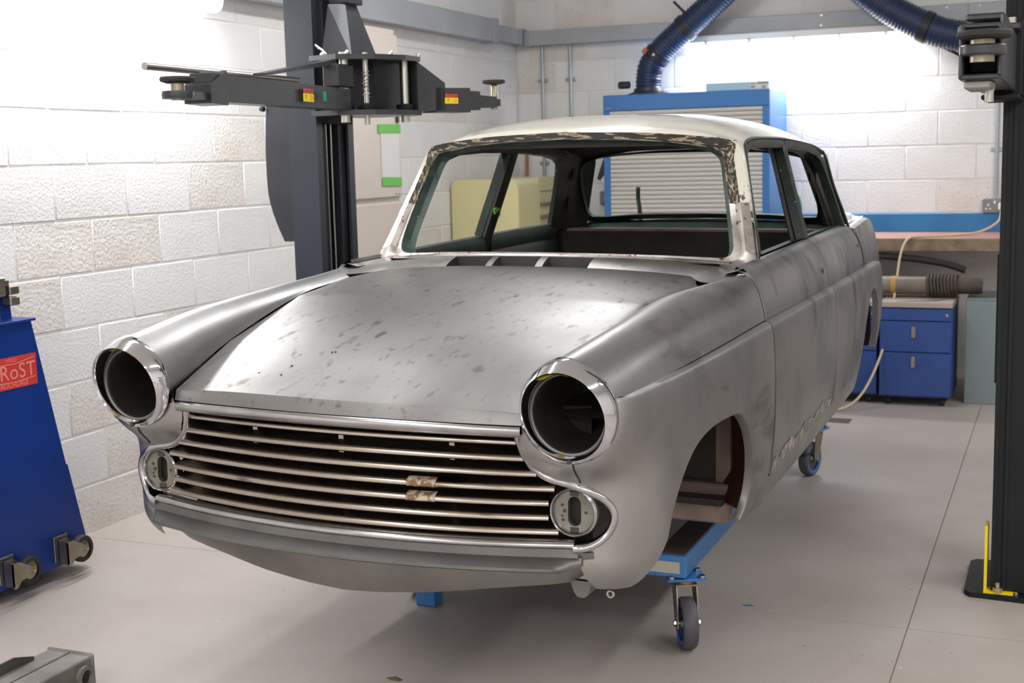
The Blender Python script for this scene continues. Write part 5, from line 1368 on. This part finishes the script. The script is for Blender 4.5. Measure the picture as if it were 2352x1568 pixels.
# ------------------------------------------------------------------ extraction hoses
def hose(name, label, P, r, mpitch=0.022, collars=(), base=None):
    t = thing(name, label, 'hose', P[0])
    Q = np.array(P, float)-np.array(P[0], float)
    L = np.linalg.norm(np.diff(cr(Q, 200), axis=0), axis=1).sum(); n = int(L/mpitch)*4
    path = smooth_path(Q, n); rad = r*(1+0.045*np.sin(np.arange(n)/4.0*2*PI))
    MB().tube(path, rad, 26).build('corrugated_duct', HOSE, t, 80)
    for f in collars:
        k = int(f*n); seg_ = path[max(0, k-5):k+5]
        MB().tube(seg_, r*1.09, 26).build('collar', BLACKP, t, 40)
    return t, path
h1, p1 = hose('extraction_hose', 'blue corrugated extraction hose rising from the shutter cabinet top', [(-2.697, 8.90, 1.99), (-2.695, 8.90, 2.06), (-2.675, 8.90, 2.15), (-2.60, 8.90, 2.25), (-2.45, 8.90, 2.375), (-2.28, 8.90, 2.51), (-2.0, 8.88, 2.73), (-1.70, 8.85, 2.95)], 0.088, collars=(0.17, 0.36))
MB().lathe([(0.15, 0), (0.15, 0.012), (0.105, 0.03), (0.10, 0.05)], (0, 0, -0.045), 'z', 28).build('hose_base', BLACKP, h1, 40)
MB().box((-0.17, -0.02, 0.035), (0.09, 0.03, 0.05), None, 0.01).build('base_knob', BLACKP, h1)
MB().box(Vector(p1[int(0.17*len(p1))])+Vector((-0.07, -0.07, 0.03)), (0.03, 0.012, 0.04), Matrix.Rotation(0.6, 3, 'Y')).build('orange_clip', ORANGE, h1)
MB().lathe([(0.010, 0), (0.008, -0.004)], Vector(p1[int(0.17*len(p1))])+Vector((0.0, -0.098, 0.0)), 'y', 10).build('rivet', ZINC, h1)
MB().cyl((0.30, -0.04, 0.47), (0.20, -0.06, 0.575), 0.009, seg=8).build('strap_handle', BLACKP, h1)
h2, p2 = hose('extraction_hose', 'blue corrugated extraction hose sagging behind the right lift arm', [(-1.52, 8.85, 2.80), (-1.30, 8.88, 2.60), (-1.12, 8.90, 2.455), (-0.95, 8.90, 2.35), (-0.78, 8.90, 2.27), (-0.60, 8.90, 2.225), (-0.40, 8.90, 2.205), (-0.10, 8.90, 2.24), (0.20, 8.90, 2.38), (0.42, 8.90, 2.65), (0.50, 8.90, 3.0), (0.52, 8.90, 3.44)], 0.094, collars=(0.27,))
tag(MB().cyl((0, 0, 0), (0.36, 0.0, -0.20), 0.010, seg=8).build('support_rod', BLACKP), 'thin black rod slanting below the right hose', 'rod').location = (-0.76, 9.0, 2.18)

# ------------------------------------------------------------------ behind the car: switch, wrapped item, bottle, can
SW = thing('wall_switch', 'grey metal wall switch left of the shutter cabinet', 'switch', (-3.10, YB, 1.235))
MB().bx(-0.05, 0.05, -0.04, 0, -0.05, 0.05, 0.008).build('switch_box', SOCK, SW)
MB().bx(-0.014, 0.014, -0.046, -0.04, -0.02, 0.02, 0.002).build('rocker', WHITEP, SW)
HT = thing('hanging_guard', 'black and white plastic guard hanging on the side of the shutter cabinet', 'guard', (-3.0145, 8.9, 1.28))
MB().prism([(0.09, 0.26), (0.0, 0.24), (-0.03, 0.16), (-0.05, 0.10), (-0.03, 0.09), (0.02, 0.15), (0.09, 0.12)], 'y', -0.06, 0.02).build('guard_hood', BLACKP, HT, 0)
MB().prism([(0.0, 0.13), (0.09, 0.11), (0.09, -0.06), (0.02, 0.04), (-0.03, 0.10)], 'y', -0.05, 0.0).build('guard_skirt', WHITEP, HT, 0)
BN = thing('workbench', 'wooden workbench with a pinkish top and blue upstand', 'workbench', (-0.6, 8.85, 0))
o_ = np.array((-0.6, 8.85, 0.0))
def BBX(x0, x1, y0, y1, z0, z1, name, m, bev=0.003): return MB().bx(x0-o_[0], x1-o_[0], y0-o_[1], y1-o_[1], z0, z1, bev).build(name, m, BN, 30)
BBX(-1.74, 1.6, 8.52, YB-0.02, 0.952, 0.985, 'bench_top', BENCHT)
BBX(-1.74, 1.6, 8.50, 8.52, 0.905, 0.984, 'front_edge', BENCHE)
BBX(-1.74, 1.6, YB-0.022, YB-0.002, 0.985, 1.108, 'upstand', UPST)
BBX(-1.74, 1.6, 8.56, 8.60, 0.91, 0.952, 'bearer', BENCHE)
for x in (-1.70, 0.2, 1.5): BBX(x, x+0.07, 8.60, 8.67, 0, 0.952, 'leg', BENCHE)
BT = tag(MB().lathe([(0.0, 0), (0.055, 0.002), (0.058, 0.02), (0.058, 0.20), (0.045, 0.25), (0.035, 0.27), (0.0, 0.28)], (0, 0, 0), 'z', 24).build('detergent_bottle', GREENBT), 'green bottle standing on the bench, seen through the rear side window', 'bottle'); BT.location = (-1.665, 8.75, 0.9855)
MB().lathe([(0.0590, 0.05), (0.0590, 0.16)], (0, 0, 0), 'z', 24, False).build('bottle_label', PAPER, BT)
CN = tag(MB().lathe([(0.0, 0), (0.052, 0.0), (0.055, 0.006), (0.055, 0.13), (0.048, 0.14), (0.03, 0.15), (0.0, 0.152)], (0, 0, 0), 'z', 24).build('tin', REDCAN), 'red tin on the bench end beside the blue cabinet', 'tin'); CN.location = (-1.685, 8.62, 0.9855)
MB().lathe([(0.0560, 0.02), (0.0560, 0.07)], (0, 0, 0), 'z', 24, False).build('tin_label', PAPER, CN)
SB_ = tag(MB().bx(-0.05, 0.05, -0.04, 0.04, 0, 0.07, 0.003).build('small_box', GREYBOX), 'small grey box next to the green bottle', 'box'); SB_.location = (-1.58, 8.60, 0.9855)
tag(MB().tube(smooth_path(np.array([(0, 0, 0), (0, 0, 0.08), (0.012, 0, 0.13), (0.02, 0, 0.21), (0.035, 0, 0.25)]), 20), [0.012]*8+[0.02]*2+[0.011]*6+[0.016]*2+[0.01]*2, 10).build('gas_torch', BRASSW), 'dark thin torch nozzle standing on the bench', 'torch').location = (-1.50, 8.9, 0.9855)
# plastic bag
bm = bmesh.new(); bmesh.ops.create_icosphere(bm, subdivisions=4, radius=0.10)
for v in bm.verts:
    n_ = v.co.normalized(); k = 1+0.16*math.sin(n_.x*9+n_.y*5)+0.12*math.sin(n_.z*13-n_.x*7)+0.07*math.sin(n_.y*21+n_.z*9)
    v.co = Vector((n_.x*0.13*k, n_.y*0.12*k, max(-0.0, n_.z*0.09*k+0.055)))
me = bpy.data.meshes.new('plastic_bag'); bm.to_mesh(me); bm.free(); me.materials.append(PLASTICBAG)
pbag = tag(link('plastic_bag', me), 'crumpled clear plastic bag on the bench behind the car tail', 'bag'); pbag.location = (-1.36, 8.80, 0.9855)
# socket and lead
SO = thing('double_socket', 'grey metal double socket with a white plug in it', 'socket', (-0.43, YB, 1.155))
MB().bx(-0.075, 0.075, -0.04, 0, -0.047, 0.047, 0.006).build('socket_box', SOCK, SO)
MB().bx(-0.006, 0.006, -0.042, -0.0395, 0.016, 0.034).build('rocker', WHITEP, SO)
MB().bx(-0.044, -0.034, -0.042, -0.0395, 0.0, 0.016).bx(-0.056, -0.046, -0.042, -0.0395, -0.022, -0.012).bx(-0.032, -0.022, -0.042, -0.0395, -0.022, -0.012).build('pin_hole', WHITEP, SO)
MB().bx(0.024, 0.07, -0.075, -0.04, -0.028, 0.022, 0.008).build('plug', WHITEP, SO)
pathc = [(-0.385, 9.09, 1.125), (-0.40, 9.0, 1.06), (-0.50, 8.85, 1.005), (-0.65, 8.70, 0.992), (-0.82, 8.56, 0.993), (-0.90, 8.48, 0.985), (-0.935, 8.42, 0.90), (-0.95, 8.36, 0.75), (-0.965, 8.26, 0.55), (-0.99, 8.10, 0.36), (-1.05, 7.95, 0.17), (-1.12, 7.86, 0.06), (-1.22, 7.80, 0.012), (-1.40, 7.78, 0.010), (-1.62, 7.85, 0.010)]
cb = tag(MB().tube(smooth_path(np.array(pathc), 90), 0.0075, 8).build('extension_lead', CABLE), 'cream extension lead hanging from the bench to the floor', 'cable')

# ------------------------------------------------------------------ under the bench
def pedestal(name, label, x0, x1, yf, with_top):
    t = thing(name, label, 'drawer unit', ((x0+x1)/2, yf+0.25, 0))
    w = (x1-x0)/2
    MB().bx(-w, w, -0.235, 0.25, 0.055, 0.60, 0.003).build('carcass', DRAWB, t)
    MB().bx(-w-0.004, w+0.004, -0.255, 0.255, 0.60, 0.632, 0.003).build('laminate_top', LAMIN, t)
    for z0, z1, h in ((0.065, 0.325, 0.27), (0.332, 0.515, 0.45), (0.522, 0.592, None)):
        d = MB().bx(-w+0.002, w-0.002, -0.25, -0.235, z0, z1, 0.003).build('drawer', DRAWB, t)
        if h: MB().box((-0.01, -0.258, h), (0.026, 0.016, 0.072), None, 0.007).build('handle', GREYT, d)
        else: MB().lathe([(0.010, 0), (0.010, -0.005), (0, -0.006)], (w-0.03, -0.25, 0.556), 'y', 12).build('lock', ZINC, d)
    for x in (-w+0.05, w-0.05):
        for y in (-0.18, 0.2): MB().lathe([(0.022, -0.012), (0.026, -0.006), (0.026, 0.006), (0.022, 0.012)], (x, y, 0.0265), 'x', 14).build('castor_wheel', RUBBER, t)
    return t
pedestal('drawer_pedestal', 'blue drawer pedestal with lock nearest the grey steel box', -1.015, -0.60, 8.08, True)
pedestal('drawer_pedestal', 'blue drawer pedestal mostly hidden behind the rear wheel arch', -1.455, -1.030, 8.10, True)
GB = thing('steel_box', 'plain grey steel box standing on the floor beside the drawers', 'box', (-0.40, 8.5, 0))
MB().bx(-0.135, 0.16, -0.235, 0.24, 0.0, 0.63, 0.003).build('box_body', GREYBOX, GB)
MB().bx(-0.137, 0.162, -0.237, 0.242, 0.63, 0.64, 0.002).build('box_lid', GREYBOX, GB)
WP = thing('wrapped_tube', 'pale tube wrapped in dark rags lying on the drawer units', 'tube', (-0.9, 8.35, 0.707))
MB().cyl((-0.50, 0, 0), (0.16, 0, 0), 0.055, seg=20).build('tube', TUBEM, WP)
MB().cyl((-0.08, 0, 0), (-0.05, 0, 0), 0.057, seg=20).build('tape_band', mat('ochre_tape', '#a8863e', 0.6), WP)
for i in range(9):
    x = 0.14+i*0.02; MB().tube([(x+0.004*math.sin(a*2), (0.062)*math.cos(a), 0.062*math.sin(a)) for a in np.linspace(0, 2*PI, 17)[:-1]], 0.010, 6, True).build('rag_wrap', BRASSW, WP)
MB().lathe([(0.05, 0.14), (0.06, 0.25), (0.048, 0.34), (0.05, 0.42), (0.045, 0.45), (0, 0.45)], (0, 0, 0), 'x', 16).build('rag_end', BRASSW, WP)
tag(MB().tube(smooth_path(np.array([(-0.75, 0, 0.015), (-0.4, 0, 0.02), (-0.15, 0, 0.008), (0.1, 0, -0.025), (0.24, 0, -0.07)]), 24), 0.022, 10).build('black_pipe', RUBBER), 'bent black pipe slung under the bench top', 'pipe').location = (-0.80, 8.54, 0.855)
MB2 = tag(MB().add([(0, 0, 0), (0.22, 0.06, 0), (0.28, 0.16, 0), (0.0, 0, 0.002), (0.22, 0.06, 0.002), (0.28, 0.16, 0.002)], [(0, 2, 1), (3, 4, 5), (0, 1, 4, 3), (1, 2, 5, 4), (2, 0, 3, 5)]).build('metal_offcut', STEELL, None, 0), 'triangular sheet metal offcut lying on the drawer unit top', 'offcut'); MB2.location = (-0.92, 8.10, 0.632)
tag(MB().bx(-0.09, 0.09, -0.06, 0.06, 0, 0.003, 0.001).build('floor_plate', DOLLYT), 'small dark plate set on the floor behind the rear castor', 'plate').location = (-1.19, 7.54, 0.0)
# bits on the floor
LEAF = mat('dry_leaf', '#5d5a2c', 0.8)
tag(MB().add([(0, 0, 0.001), (0.03, 0.012, 0.004), (0.06, 0.0, 0.002), (0.05, -0.012, 0.003), (0.02, -0.01, 0.002), (0.03, 0.0, 0.006)], [(0, 1, 5), (1, 2, 5), (2, 3, 5), (3, 4, 5), (4, 0, 5)]).build('leaf', LEAF, None, 0), 'small dry leaf on the floor in front of the dolly', 'leaf').location = (-1.85, 3.32, 0)
tag(MB().add([(0, 0, 0.001), (0.03, 0.006, 0.003), (0.05, 0.0, 0.002), (0.02, -0.008, 0.002)], [(0, 1, 2, 3)]).build('paint_chip', mat('blue_chip', '#2c7f98', 0.6), None, 0), 'small blue paint flake on the floor right of the dolly castor', 'flake').location = (-0.99, 4.30, 0)

# repeats of one kind share a group
for nm, gp in (('wall_batten', 'fluorescent battens on the walls'), ('cable_trunking', 'galvanised trunking runs on the walls'), ('conduit_pipe', 'conduit pipes on the back wall'),
               ('extraction_hose', 'blue extraction hoses'), ('drawer_pedestal', 'blue drawer pedestals under the bench'), ('lift_post', 'posts of the two-post lift')):
    for o in bpy.data.objects:
        if o.parent is None and o.name.split('.')[0] == nm: o['group'] = gp
